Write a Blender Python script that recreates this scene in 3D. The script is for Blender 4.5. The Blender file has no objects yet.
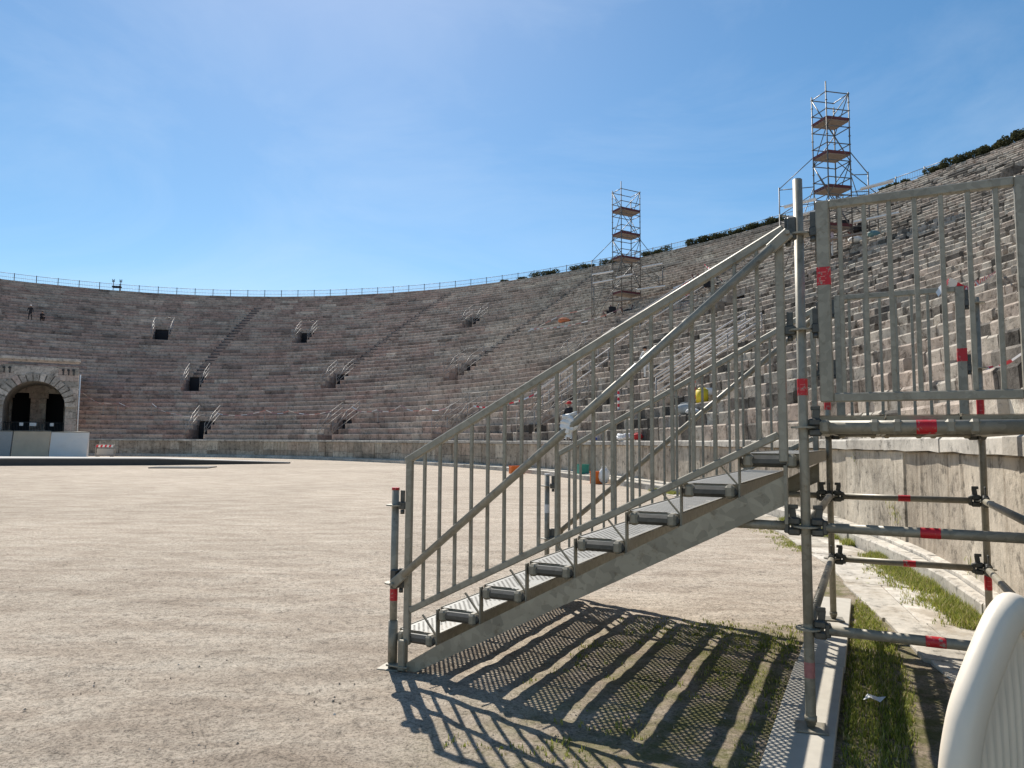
import bpy, math, random
import numpy as np
from mathutils import Vector, Matrix, noise as mn
random.seed(7); rng = np.random.default_rng(7)
S = bpy.context.scene; COL = S.collection
R = math.radians
GZ = 1.45                                    # camera height above the arena floor

# ------------------------------------------------------------------ materials
def new_mat(name):
    m = bpy.data.materials.new(name); m.use_nodes = True
    nt = m.node_tree; b = nt.nodes['Principled BSDF']
    return m, nt, b
def N(nt, typ, **kw):
    n = nt.nodes.new(typ)
    for k, v in kw.items(): setattr(n, k, v)
    return n
def L(nt, a, b): nt.links.new(a, b)
def coords(nt, which='Object', scale=None):
    tc = N(nt, 'ShaderNodeTexCoord'); o = tc.outputs[which]
    if scale:
        mp = N(nt, 'ShaderNodeMapping'); mp.inputs['Scale'].default_value = scale
        L(nt, o, mp.inputs[0]); o = mp.outputs[0]
    return o
def noise(nt, co, scale, detail=5, rough=.6, dist=0):
    n = N(nt, 'ShaderNodeTexNoise'); n.inputs['Scale'].default_value = scale
    n.inputs['Detail'].default_value = detail; n.inputs['Roughness'].default_value = rough
    n.inputs['Distortion'].default_value = dist
    L(nt, co, n.inputs['Vector']); return n.outputs['Fac']
def ramp(nt, fac, stops, interp='LINEAR'):
    r = N(nt, 'ShaderNodeValToRGB'); e = r.color_ramp.elements; r.color_ramp.interpolation = interp
    while len(e) < len(stops): e.new(.5)
    for el, (p, c) in zip(e, stops):
        el.position = p; el.color = (c, c, c, 1) if isinstance(c, (int, float)) else (*c, 1)
    L(nt, fac, r.inputs[0]); return r.outputs[0]
def mix(nt, a, b, fac, mode='MIX'):
    m = N(nt, 'ShaderNodeMix', data_type='RGBA', blend_type=mode)
    for sock, v in ((m.inputs[0], fac), (m.inputs[6], a), (m.inputs[7], b)):
        if isinstance(v, (int, float)): sock.default_value = v
        elif isinstance(v, tuple): sock.default_value = (*v, 1)
        else: L(nt, v, sock)
    return m.outputs[2]
def math_(nt, op, a, b=0.):
    m = N(nt, 'ShaderNodeMath', operation=op)
    for s, v in zip(m.inputs, (a, b)):
        if isinstance(v, (int, float)): s.default_value = v
        else: L(nt, v, s)
    return m.outputs[0]
def bump(nt, b, h, strength=.4, dist=.02):
    n = N(nt, 'ShaderNodeBump'); n.inputs['Strength'].default_value = strength
    n.inputs['Distance'].default_value = dist
    L(nt, h, n.inputs['Height']); L(nt, n.outputs[0], b.inputs['Normal'])
def simple(name, col, rough=.6, metal=0, var=.15, scale=6, bmp=.0):
    m, nt, b = new_mat(name)
    co = coords(nt); f = noise(nt, co, scale)
    c = mix(nt, tuple(x*(1-var) for x in col), tuple(min(1, x*(1+var)) for x in col), f)
    L(nt, c, b.inputs['Base Color']); b.inputs['Roughness'].default_value = rough
    b.inputs['Metallic'].default_value = metal
    if bmp: bump(nt, b, noise(nt, co, scale*5), bmp, .01)
    return m

def stone_mat(name, palette, blot=(.5, 1.15), bs=.6, bd=.03, rough=.9, streak=0, patch=.5, fine=5, pinkx=False):
    m, nt, b = new_mat(name)
    at = N(nt, 'ShaderNodeAttribute', attribute_name='blk')
    base = ramp(nt, at.outputs['Fac'], palette)
    co = coords(nt)
    if pinkx:
        gx = N(nt, 'ShaderNodeNewGeometry'); sx = N(nt, 'ShaderNodeSeparateXYZ'); L(nt, gx.outputs['Position'], sx.inputs[0])
        mr = N(nt, 'ShaderNodeMapRange'); mr.inputs[1].default_value = -14; mr.inputs[2].default_value = 6; L(nt, sx.outputs[0], mr.inputs[0])
        grey = N(nt, 'ShaderNodeHueSaturation'); grey.inputs['Saturation'].default_value = .80; grey.inputs['Hue'].default_value = .518; L(nt, base, grey.inputs['Color'])
        pk = N(nt, 'ShaderNodeHueSaturation'); pk.inputs['Saturation'].default_value = 1.06; pk.inputs['Hue'].default_value = .492; L(nt, base, pk.inputs['Color'])
        base = mix(nt, pk.outputs[0], grey.outputs[0], mr.outputs[0])
        m2 = N(nt, 'ShaderNodeMapRange'); m2.inputs[1].default_value = -6; m2.inputs[2].default_value = 9; m2.inputs[3].default_value = .1; m2.inputs[4].default_value = .85; L(nt, sx.outputs[0], m2.inputs[0]); mr2 = m2.outputs[0]
    n1 = noise(nt, co, .09, 4, .6, .5)            # large patches of a different weathering
    base = mix(nt, base, ramp(nt, n1, [(.35, (.62, .60, .58)), (.5, (1, .98, .95)), (.68, (1.0, .86, .80))]), patch, 'MULTIPLY')
    n2 = noise(nt, co, 1.3, 8, .7, .3)
    base = mix(nt, base, ramp(nt, n2, [(.34, blot[0]), (.47, .9), (.66, blot[1])]), 1., 'MULTIPLY')
    n3 = noise(nt, co, fine, 8, .75)
    base = mix(nt, base, ramp(nt, n3, [(.37, .30), (.455, .9), (.62, 1.08)]), .85, 'MULTIPLY')
    if pinkx:
        n4 = noise(nt, co, 2.6, 6, .8, .6)
        base = mix(nt, base, ramp(nt, n4, [(.40, (.34, .30, .26)), (.46, (.9, .89, .87)), (.6, (1.05, 1.04, 1.02))]), mr2, 'MULTIPLY')
    if streak:
        c2 = coords(nt, 'Object', (3.6, 3.6, .10))
        s1 = noise(nt, c2, 1.0, 9, .75, .2)
        st = math_(nt, 'MULTIPLY', ramp(nt, noise(nt, co, .35, 4, .6), [(.38, .25), (.62, 1.)]), streak*1.4)
        base = mix(nt, base, ramp(nt, s1, [(.36, (.30, .27, .23)), (.47, (.82, .78, .73)), (.58, (1.08, 1.05, 1))]), st, 'MULTIPLY')
        s2 = noise(nt, coords(nt, 'Object', (6, 6, .5)), 1.0, 8, .8)
        base = mix(nt, base, ramp(nt, s2, [(.38, (.42, .38, .33)), (.47, (1, 1, 1))]), .5, 'MULTIPLY')
    L(nt, base, b.inputs['Base Color']); b.inputs['Roughness'].default_value = rough
    b.inputs['Specular IOR Level'].default_value = .2
    hh = math_(nt, 'ADD', n2, math_(nt, 'MULTIPLY', n3, .6))
    bump(nt, b, hh, bs, bd)
    return m

STONE = stone_mat('weathered_limestone', [(0, (.085, .072, .062)), (.1, (.17, .145, .125)), (.2, (.37, .30, .25)), (.42, (.51, .385, .32)),
        (.6, (.48, .41, .345)), (.85, (.58, .485, .405)), (1, (.72, .635, .53))], pinkx=True, bs=.8, bd=.05, blot=(.55, 1.1), patch=.4)
WALLST = stone_mat('podium_stone', [(0, (.36, .315, .255)), (.35, (.47, .415, .34)), (.6, (.50, .415, .335)), (.8, (.55, .495, .41)), (1, (.62, .565, .475))],
        streak=.6, bs=.8, bd=.035, patch=.5, blot=(.6, 1.15))
COPING = stone_mat('coping_stone', [(0, (.45, .41, .35)), (1, (.60, .56, .49))], bs=.6, patch=.2, blot=(.6, 1.1))
PAVE = stone_mat('paving_stone', [(0, (.50, .46, .39)), (1, (.68, .63, .55))], bs=.5, bd=.02, patch=.15, blot=(.62, 1.1), fine=9)
KERB = stone_mat('kerb_stone', [(0, (.50, .46, .39)), (1, (.68, .63, .55))], bs=.5, bd=.02, patch=.15, blot=(.62, 1.1), fine=9)
def add_dirt(m):
    nt = m.node_tree; b = nt.nodes['Principled BSDF']; old = b.inputs['Base Color'].links[0].from_socket
    f = ramp(nt, noise(nt, coords(nt), 1.15, 7, .72, .4), [(.46, 0.), (.60, .85)])
    L(nt, mix(nt, old, (.33, .28, .215), f), b.inputs['Base Color'])
add_dirt(PAVE)
GATEST = stone_mat('gate_stone', [(0, (.36, .33, .29)), (.5, (.50, .455, .40)), (.8, (.56, .45, .39)), (1, (.64, .59, .52))], bs=.5, patch=.3)

def metal(name, lo, hi, rough=(.38, .6), met=.75, sc=9):
    m, nt, b = new_mat(name); co = coords(nt)
    v = N(nt, 'ShaderNodeTexVoronoi'); v.inputs['Scale'].default_value = sc*4
    wob = N(nt, 'ShaderNodeMix', data_type='RGBA'); wob.inputs[0].default_value = .08
    nn = N(nt, 'ShaderNodeTexNoise'); nn.inputs['Scale'].default_value = sc; L(nt, co, nn.inputs['Vector'])
    L(nt, co, wob.inputs[6]); L(nt, nn.outputs['Color'], wob.inputs[7])
    L(nt, wob.outputs[2], v.inputs['Vector'])
    g = N(nt, 'ShaderNodeSeparateColor'); L(nt, v.outputs['Color'], g.inputs[0])
    f = math_(nt, 'ADD', math_(nt, 'MULTIPLY', g.outputs[0], .35), math_(nt, 'MULTIPLY', noise(nt, co, 3.5, 7, .7), .7))
    c = mix(nt, lo, hi, f)
    n2 = noise(nt, co, 14, 6, .7)
    c = mix(nt, c, ramp(nt, n2, [(.3, (.55, .45, .35)), (.42, (1, 1, 1))]), .6, 'MULTIPLY')
    L(nt, c, b.inputs['Base Color']); b.inputs['Metallic'].default_value = met
    r = N(nt, 'ShaderNodeMapRange'); L(nt, n2, r.inputs[0]); r.inputs[3].default_value = rough[0]; r.inputs[4].default_value = rough[1]
    L(nt, r.outputs[0], b.inputs['Roughness'])
    bump(nt, b, n2, .12, .004)
    return m
GALV = metal('galvanised_steel', (.175, .16, .125), (.385, .355, .285), met=.2)
GALVD = metal('dull_galvanised_steel', (.15, .134, .10), (.35, .316, .245), met=.15)
STRM = metal('spangled_steel_plate', (.13, .118, .09), (.44, .395, .30), met=.15, sc=5.5)
CAST = metal('forged_wedge_steel', (.05, .05, .046), (.13, .128, .115), met=.5)
TOWM = metal('tower_tube_steel', (.09, .09, .088), (.20, .195, .185), met=.4)
RAILM = metal('pale_railing_steel', (.24, .22, .20), (.42, .39, .35), met=.2)
def deck_mat():
    m, nt, b = new_mat('perforated_steel_deck')
    co = coords(nt)
    sx = N(nt, 'ShaderNodeSeparateXYZ'); L(nt, co, sx.inputs[0])
    px, py = .036, .054
    row = math_(nt, 'FLOOR', math_(nt, 'DIVIDE', sx.outputs[1], py/2))
    odd = math_(nt, 'MULTIPLY', math_(nt, 'MODULO', math_(nt, 'ADD', row, 1000.), 2.), .5)
    fx = math_(nt, 'FRACT', math_(nt, 'ADD', math_(nt, 'ADD', math_(nt, 'DIVIDE', sx.outputs[0], px), 100.), odd))
    fy = math_(nt, 'FRACT', math_(nt, 'ADD', math_(nt, 'DIVIDE', sx.outputs[1], py/2), 1000.))
    hx = math_(nt, 'LESS_THAN', math_(nt, 'ABSOLUTE', math_(nt, 'SUBTRACT', fx, .5)), .215)
    hy = math_(nt, 'LESS_THAN', math_(nt, 'ABSOLUTE', math_(nt, 'SUBTRACT', fy, .5)), .265)
    inx = math_(nt, 'LESS_THAN', math_(nt, 'ABSOLUTE', sx.outputs[0]), .118)
    hole = math_(nt, 'MULTIPLY', math_(nt, 'MULTIPLY', hx, hy), inx)
    al = math_(nt, 'SUBTRACT', 1., hole)
    n2 = noise(nt, co, 8, 6, .7)
    L(nt, mix(nt, (.14, .137, .125), (.28, .275, .255), n2), b.inputs['Base Color'])
    b.inputs['Metallic'].default_value = .5; b.inputs['Roughness'].default_value = .5
    L(nt, al, b.inputs['Alpha'])
    return m
DECKM = deck_mat()
RED = simple('red_sticker', (.50, .012, .02), .45, var=.25, scale=30)
def wear(m):
    nt = m.node_tree; b = nt.nodes['Principled BSDF']; old = b.inputs['Base Color'].links[0].from_socket
    f = ramp(nt, noise(nt, coords(nt), 26, 8, .8), [(.56, 0.), (.60, 1.)])
    L(nt, mix(nt, old, (.30, .28, .23), f), b.inputs['Base Color'])
wear(RED)
PINK = simple('faded_red_paint', (.40, .16, .15), .7, var=.4, scale=40)
WHT = simple('white_paint', (.75, .75, .74), .5, var=.08)
PALE = simple('pale_sticker', (.7, .68, .66), .6)
MARK = simple('sticker_print', (.72, .22, .20), .6)
PLAST = simple('aged_white_plastic', (.80, .70, .56), .42, var=.10, scale=5, bmp=.05)
BOARD = simple('pale_laminated_board', (.44, .405, .34), .7, var=.28, scale=7, bmp=.1)
DARKW = simple('dark_stage_board', (.07, .065, .06), .8, var=.3)
STAGET = simple('grey_stage_top', (.42, .40, .37), .8, var=.1)
PLANK = simple('scaffold_plank', (.27, .225, .19), .8, var=.25, scale=4)
TOE = simple('red_toe_board', (.12, .03, .03), .7, var=.3, scale=4)
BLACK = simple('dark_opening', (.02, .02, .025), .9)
ORANGE = simple('orange_plastic', (.75, .17, .02), .5)
GREENP = simple('green_plastic', (.06, .32, .24), .5)
YELLOW = simple('yellow_plastic', (.75, .55, .02), .45)
BLUEP = simple('turquoise_fabric', (.13, .24, .25), .8)
NAVY = simple('blue_plastic', (.03, .07, .35), .5)
TARP = simple('dusty_beige_sheet', (.62, .50, .36), .85, var=.2, scale=1.2, bmp=.2)
WTARP = simple('white_sheet', (.82, .79, .74), .7, var=.05, scale=1)
IRON = simple('dark_iron', (.035, .035, .035), .6)
GREYM = simple('grey_mesh_fabric', (.42, .40, .37), .8)
SKIN = simple('skin', (.45, .28, .2), .6)
BLK = simple('black_cloth', (.018, .018, .022), .9)
WCLO = simple('white_cloth', (.74, .73, .70), .9, var=.06)
LILAC = simple('lilac_cloth', (.62, .58, .72), .9, var=.06)
REDC = simple('red_cloth', (.55, .03, .03), .8)
HAIR = simple('dark_hair', (.03, .02, .015), .8)
BAGG = simple('grey_fabric', (.35, .37, .37), .9, var=.3)

def floor_mat():
    m, nt, b = new_mat('compacted_sandy_gravel'); co = coords(nt)
    n0 = noise(nt, co, .10, 5, .6, .4)
    mp = coords(nt, 'Object', (1.0, 2.6, 1)); rot = N(nt, 'ShaderNodeMapping'); rot.inputs['Rotation'].default_value = (0, 0, .25); L(nt, mp, rot.inputs[0])
    n1 = noise(nt, rot.outputs[0], 1.1, 9, .72, .5)
    n2 = noise(nt, co, 17, 9, .85, .4)
    n3 = noise(nt, co, 62, 5, .8)
    base = ramp(nt, n1, [(.3, (.34, .278, .222)), (.46, (.455, .385, .315)), (.58, (.53, .46, .382)), (.75, (.63, .56, .475))])
    base = mix(nt, base, ramp(nt, n0, [(.35, (.84, .83, .80)), (.65, (1.06, 1.05, 1.02))]), 1., 'MULTIPLY')
    base = mix(nt, base, ramp(nt, n2, [(.39, .50), (.475, .93), (.58, 1.14)]), .95, 'MULTIPLY')
    base = mix(nt, base, ramp(nt, n3, [(.40, .42), (.475, .96), (.58, 1.16)]), .9, 'MULTIPLY')
    # sparse moss beside the platform; soil darkened too, painting deeper shade under the stair
    at = N(nt, 'ShaderNodeAttribute', attribute_name='moss_shade')
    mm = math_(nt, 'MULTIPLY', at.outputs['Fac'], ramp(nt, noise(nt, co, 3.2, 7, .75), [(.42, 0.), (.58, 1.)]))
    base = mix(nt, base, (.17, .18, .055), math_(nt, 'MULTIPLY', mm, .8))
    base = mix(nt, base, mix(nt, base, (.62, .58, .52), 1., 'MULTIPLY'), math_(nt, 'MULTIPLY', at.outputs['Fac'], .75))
    L(nt, base, b.inputs['Base Color']); b.inputs['Roughness'].default_value = .95
    b.inputs['Specular IOR Level'].default_value = .15
    bump(nt, b, math_(nt, 'ADD', n2, math_(nt, 'MULTIPLY', n3, .5)), .8, .02)
    return m
FLOOR = floor_mat()
def leaf_mat(name, lo, hi, dry=None):
    m, nt, b = new_mat(name)
    at = N(nt, 'ShaderNodeAttribute', attribute_name='blk')
    c = ramp(nt, at.outputs['Fac'], [(0, lo), (.8, hi), (.86, dry), (1, dry)] if dry else [(0, lo), (1, hi)])
    L(nt, c, b.inputs['Base Color']); b.inputs['Roughness'].default_value = .7
    b.inputs['Specular IOR Level'].default_value = .2
    tr = N(nt, 'ShaderNodeBsdfTranslucent'); L(nt, c, tr.inputs[0])
    mx = N(nt, 'ShaderNodeMixShader'); mx.inputs[0].default_value = .35
    L(nt, b.outputs[0], mx.inputs[1]); L(nt, tr.outputs[0], mx.inputs[2])
    L(nt, mx.outputs[0], nt.nodes['Material Output'].inputs[0])
    return m
GRASSM = leaf_mat('short_grass', (.12, .165, .025), (.40, .41, .09), (.50, .42, .22))
SHRUBM = leaf_mat('dark_shrub_leaves', (.02, .024, .012), (.085, .09, .045))
def stripe_mat(name='red_white_tape', red=(.62, .02, .04)):
    m, nt, b = new_mat(name); at = N(nt, 'ShaderNodeAttribute', attribute_name='blk')
    c = ramp(nt, at.outputs['Fac'], [(0, (.78, .76, .74)), (.5, red)], 'CONSTANT')
    L(nt, c, b.inputs['Base Color']); b.inputs['Roughness'].default_value = .5
    return m
TAPE = stripe_mat(); FTAPE = stripe_mat('faded_tape', (.50, .22, .20))

# ------------------------------------------------------------------ mesh helpers
class MB:
    def __init__(s): s.v = []; s.f = []; s.b = []; s.sm = []
    def poly(s, pts, blk=.5, smooth=False):
        i = len(s.v); s.v += [tuple(p) for p in pts]; s.f.append(list(range(i, i+len(pts)))); s.b.append(blk); s.sm.append(smooth)
    def raw(s, vs, fs, blk=.5, smooth=False):
        i = len(s.v); s.v += [tuple(p) for p in vs]
        for f in fs: s.f.append([i+k for k in f]); s.b.append(blk); s.sm.append(smooth)
    def box(s, c, size, M=None, blk=.5, bev=0.):
        x, y, z = (k/2 for k in size); c = Vector(c)
        if bev > 0:
            vs = []; bx = bev
            for sx in (-1, 1):
                for sy in (-1, 1):
                    for sz in (-1, 1):
                        vs += [(sx*x, sy*(y-bx), sz*(z-bx)), (sx*(x-bx), sy*y, sz*(z-bx)), (sx*(x-bx), sy*(y-bx), sz*z)]
            id_ = lambda a, b_, c_: ((a > 0)*4+(b_ > 0)*2+(c_ > 0))*3
            fs = []
            for sg in (-1, 1):
                for ax in range(3):
                    q = []
                    for (u, w) in ((-1, -1), (1, -1), (1, 1), (-1, 1)):
                        t = [0, 0, 0]; t[ax] = sg; t[(ax+1) % 3] = u; t[(ax+2) % 3] = w
                        q.append(id_(*t)+ax)
                    fs.append(q if sg > 0 else q[::-1])
            for ax in range(3):           # edges parallel to ax
                a1, a2 = (ax+1) % 3, (ax+2) % 3
                for s1 in (-1, 1):
                    for s2 in (-1, 1):
                        q = []
                        for sa, order in ((-1, (a1, a2)), (1, (a2, a1))):
                            t = [0, 0, 0]; t[ax] = sa; t[a1] = s1; t[a2] = s2
                            q += [id_(*t)+o for o in order]
                        fs.append(q if s1*s2 < 0 else q[::-1])
            for sx in (-1, 1):
                for sy in (-1, 1):
                    for sz in (-1, 1):
                        k = id_(sx, sy, sz); q = [k, k+1, k+2]
                        fs.append(q if sx*sy*sz > 0 else q[::-1])
        else:
            vs = [(sx*x, sy*y, sz*z) for sx in (-1, 1) for sy in (-1, 1) for sz in (-1, 1)]
            fs = [(0, 1, 3, 2), (4, 6, 7, 5), (0, 4, 5, 1), (2, 3, 7, 6), (0, 2, 6, 4), (1, 5, 7, 3)]
        vs = [Vector(v) for v in vs]
        if M is not None: vs = [M @ v for v in vs]
        s.raw([v+c for v in vs], fs, blk)
    def bar(s, a, b, w, h, up=(0, 0, 1), blk=.5, bev=0.):
        a, b = Vector(a), Vector(b); d = (b-a); ln = d.length; d = d.normalized()
        sd = d.cross(Vector(up))
        if sd.length < 1e-4: sd = d.cross(Vector((0, 1, 0)))
        sd.normalize(); u = sd.cross(d)
        M = Matrix((d, sd, u)).transposed()
        s.box((a+b)/2, (ln, w, h), M, blk, bev)
    def tube(s, a, b, r, n=12, cap=True, blk=.5, r2=None, hollow=False):
        a, b = Vector(a), Vector(b); d = (b-a).normalized(); r2 = r if r2 is None else r2
        t = Vector((0, 0, 1)) if abs(d.z) < .9 else Vector((1, 0, 0))
        u = d.cross(t).normalized(); w = d.cross(u)
        i = len(s.v)
        for p, rr in ((a, r), (b, r2)):
            for k in range(n):
                an = 2*math.pi*k/n; s.v.append(tuple(p+u*math.cos(an)*rr+w*math.sin(an)*rr))
        for k in range(n):
            k2 = (k+1) % n; s.f.append([i+k, i+k2, i+n+k2, i+n+k]); s.b.append(blk); s.sm.append(True)
        if cap:
            s.f.append([i+k for k in range(n)][::-1]); s.b.append(blk); s.sm.append(False)
            s.f.append([i+n+k for k in range(n)]); s.b.append(blk); s.sm.append(False)
    def path(s, pts, r, n=6):
        for a, b in zip(pts[:-1], pts[1:]): s.tube(a, b, r, n)
    def build(s, name, mat, parent=None, loc=(0, 0, 0), rot=(0, 0, 0)):
        me = bpy.data.meshes.new(name); me.from_pydata(s.v, [], s.f)
        at = me.attributes.new('blk', 'FLOAT', 'FACE'); at.data.foreach_set('value', np.array(s.b, np.float32))
        me.polygons.foreach_set('use_smooth', s.sm)
        for m in (mat if isinstance(mat, (list, tuple)) else [mat]): me.materials.append(m)
        me.update(); o = bpy.data.objects.new(name, me); COL.objects.link(o)
        o.location = loc; o.rotation_euler = rot
        if parent: o.parent = parent
        return o
def tag(o, label=None, cat=None, group=None, kind=None):
    for k, v in (('label', label), ('category', cat), ('group', group), ('kind', kind)):
        if v: o[k] = v
    return o
def empty(name, loc, rz=0., **kw):
    o = bpy.data.objects.new(name, None); COL.objects.link(o); o.location = loc; o.rotation_euler = (0, 0, rz)
    o.empty_display_size = .3
    return tag(o, **kw)
def copy_tree(o, parent=None):
    c = o.copy(); COL.objects.link(c)
    if parent: c.parent = parent
    for ch in list(o.children): copy_tree(ch, c)
    return c

# ------------------------------------------------------------------ the amphitheatre ellipse
EC = (-21.616, 31.05); EPH = 2.105; EA, EB = 38.026, 22.37
DEP = 33.47; RZ = 19.73+GZ; ZT = .095+GZ; NR = 44
RISE = (RZ-ZT)/NR; TRD = DEP/NR
_c, _s = math.cos(EPH), math.sin(EPH)
def E2(tdeg, off):
    t = R(tdeg); x, y = (EA+off)*math.cos(t), (EB+off)*math.sin(t)
    return EC[0]+x*_c-y*_s, EC[1]+x*_s+y*_c
def nb(t):                                       # the wall gives way a little behind the platform
    return .07*(203.-t) if 190 < t < 203 else 0.
def P3(t, off, z):
    x, y = E2(t, off+nb(t)); return Vector((x, y, z))
def arc(t, off):                                 # metres per degree
    a = E2(t-.05, off); b = E2(t+.05, off); return math.hypot(a[0]-b[0], a[1]-b[1])*10
def slope_z(row): return ZT+row*RISE
def on_tier(t, row, h=0.):                       # a point standing on top of seat row number `row`
    k = int(row); return P3(t, (k+.5+.45)*TRD, ZT+(k+1)*RISE+h)
def inv_off(X, Y):
    dx, dy = X-EC[0], Y-EC[1]; x, y = dx*_c+dy*_s, -dx*_s+dy*_c; lo, hi = -15., 60.
    for _ in range(40):
        m = (lo+hi)/2
        if (x/(EA+m))**2+(y/(EB+m))**2 > 1: lo = m
        else: hi = m
    return m, math.degrees(math.atan2(y/(EB+m), x/(EA+m))) % 360
T0, T1 = 196., 420.

# passages (t, first row, rows high, half width)
PASS = [(346.05, 26, 4, .95), (324.7, 25, 4, .95), (300.3, 26, 4, .95), (336.9, 11, 4, .95), (312.1, 11, 4, .95), (291., 11, 4, .95),
        (274.5, 11, 4, .95), (329.4, 0, 4, .95), (301., 0, 4, .95), (277.4, 0, 4, .95), (261.5, 0, 4, .95),
        (263., 17, 4, 1.2), (10., 26, 4, .95), (30., 14, 4, .95), (252., 30, 4, 1.2)]
AISLE = [((337.0, 15), (334.7, 38)), ((311.8, 15), (309, 40)), ((290.6, 15), (290.4, 40)), ((15., 16), (12., 40)), ((270., 22), (271., 42))]
seat = empty('seating_tiers', (*E2(300, DEP/2), 0), label='vast sweep of weathered grey and pink stone seating rows rising behind the arena wall', cat='stone seating')
def local(root, p): return Vector(p)-Vector(root.location)
SL = Vector(seat.location)
GATE_T = (353.6, 370.4)
def block(mb, ta, tb, f0, f1, bk, z0, z1, c, blk, tj=0.):
    """one stone: front depth f0/f1 at its two ends, back depth bk"""
    nb_ = P3
    uc = .05 if c < .035 else .03
    if c < .035: c = .05 if ta > 300 else .028
    A = [nb_(ta, f0+uc, z0), nb_(tb, f1+uc, z0), nb_(ta, f0+tj, z1-c), nb_(tb, f1+tj*.4, z1-c*1.1), nb_(ta, f0+c, z1), nb_(tb, f1+c, z1+tj*.3), nb_(ta, bk, z1), nb_(tb, bk, z1), nb_(ta, bk, z0), nb_(tb, bk, z0)]
    A = [p-SL for p in A]
    mb.raw(A, [(1, 0, 2, 3), (3, 2, 4, 5), (5, 4, 6, 7), (0, 8, 6, 4, 2), (1, 3, 5, 7, 9)], blk)
def cavea():
    for k in range(NR):
        mb = MB(); off = (k+.5)*TRD; z0, z1 = ZT+k*RISE, ZT+(k+1)*RISE
        apd = arc(300, off)
        cuts = []
        for (t, r0, n, hw) in PASS:
            if r0 <= k < r0+n: w = hw/arc(t, off); cuts.append((t-w, t+w))
        ais = []
        for (ta, ra), (tb, rb) in AISLE:
            if ra <= k <= rb:
                t = ta+(tb-ta)*(k-ra)/(rb-ra); w = .55/arc(t, off); ais.append((t-w, t+w))
        if z0 < 9.2 and off < 11: w = 3.2/arc(362, off); cuts.append((362-w, 362+w))
        marks = sorted([c+(0,) for c in cuts]+[c+(1,) for c in ais]+[(c[0]-360, c[1]-360, 0) for c in cuts if c[0] > 360]+[(c[0]+360, c[1]+360, 0) for c in cuts if c[1] < 60]+[(c[0]+360, c[1]+360, 1) for c in ais if c[1] < 60])
        t = T0; m = 0; last = .5; Tst = T0
        marks = [x for x in marks if x[1] > T0 and x[0] < T1]
        while t < T1:
            if m < len(marks) and t >= marks[m][0]-1e-6:
                if marks[m][2]:
                    ta, tb = marks[m][:2]; b = random.uniform(.22, .5)
                    block(mb, ta, tb, off+.02, off+.02, off+.5, z0-.06, z0+RISE*.5, .03, b)
                    block(mb, ta, tb, off+.40, off+.40, off+1.0, z0-.06, z1-.005, .03, b)
                elif GATE_T[0] < sum(marks[m][:2])/2 < GATE_T[1] and off < 11 and z0 < 9.2:
                    tt = T0
                    while tt < marks[m][0]:
                        te = min(marks[m][0], tt+1.)
                        cz = any(a < te and b > tt for a, b, kd in marks if kd == 0)
                        for za, zb_ in (((z0-2.1, z0-2.04),) if cz else ((z0-2.1, z1-.07),)):
                            mb.poly([P3(x, off+.30, z)-SL for x, z in ((tt, zb_), (tt, za), (te, za), (te, zb_))], .08)
                        tt = te
                    mb.build('seat_row', STONE, seat); mb = MB(); Tst = marks[m][1]
                t = marks[m][1]; m += 1; continue
            near = t < 268
            ln = random.uniform(.32, .85) if t < 262 else random.uniform(.5, 1.2) if near else random.uniform(.8, 2.6)
            te = t+ln/arc(t, off)
            lim = marks[m][0] if m < len(marks) else T1
            if te > lim-.35/arc(t, off): te = lim
            j = .032 if near else .02
            last = min(1, max(.16, last*.25+.75*random.betavariate(1.5, 1.5)+random.uniform(-.1, .1)))
            bl = last if random.random() > .07 else random.uniform(.16, 1)
            if near and random.random() < (.17 if te < 262 else .07): bl = random.uniform(.03, .17)
            g = random.uniform(.008, .05)/arc(t, off) if near else random.uniform(.004, .02)/arc(t, off)
            if near and random.random() < .13: g = random.uniform(.08, .26)/arc(t, off)
            sink = random.uniform(-.02, .012)-(.05 if (near and random.random() < .1) else 0)
            fj = random.uniform(-j, j)
            nsub = 2 if (near and ln > .9) else 1
            fr = [fj+random.uniform(-.02, .02)*(2 if near else .6) for _ in range(nsub+1)]
            for q in range(nsub):
                a, b2 = t+(te-g-t)*q/nsub, t+(te-g-t)*(q+1)/nsub
                block(mb, a, b2, off+fr[q], off+fr[q+1], off+1.0, z0-.06, z1+sink, random.uniform(.036, .045) if near else .03, bl, random.uniform(0, .012))
            t = te
        # backing stone behind the joints of the row
        tt = Tst; st = 1.0
        while tt < T1:
            te = min(T1, tt+st)
            if not any(a < te and b > tt for a, b, kd in marks if kd == 0):
                a = [P3(x, off+.30, z)-SL for x, z in ((tt, z0-.06), (te, z0-.06), (te, z1-.07), (tt, z1-.07))]
                mb.poly(a[::-1], .08)
            tt = te
        tt = Tst                                     # footing that ties the whole row together below ground level of the passages
        while tt < T1:
            te = min(T1, tt+2.)
            if not (off < 11 and GATE_T[0]-2 < tt < GATE_T[1]+2):
                mb.poly([P3(x, off+.30, z)-SL for x, z in ((tt, z0-.04), (tt, z0-2.1), (te, z0-2.1), (te, z0-.04))] if not any(a < te and b > tt for a, b, kd in marks if kd == 0) else [P3(x, off+.30, z)-SL for x, z in ((tt, z0-2.04), (tt, z0-2.1), (te, z0-2.1), (te, z0-2.04))], .08)
            tt = te
        mb.build('seat_row', STONE, seat)
    # rim walk and outer wall
    mb = MB(); t = T0; offt = (NR+.5)*TRD-.3
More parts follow.
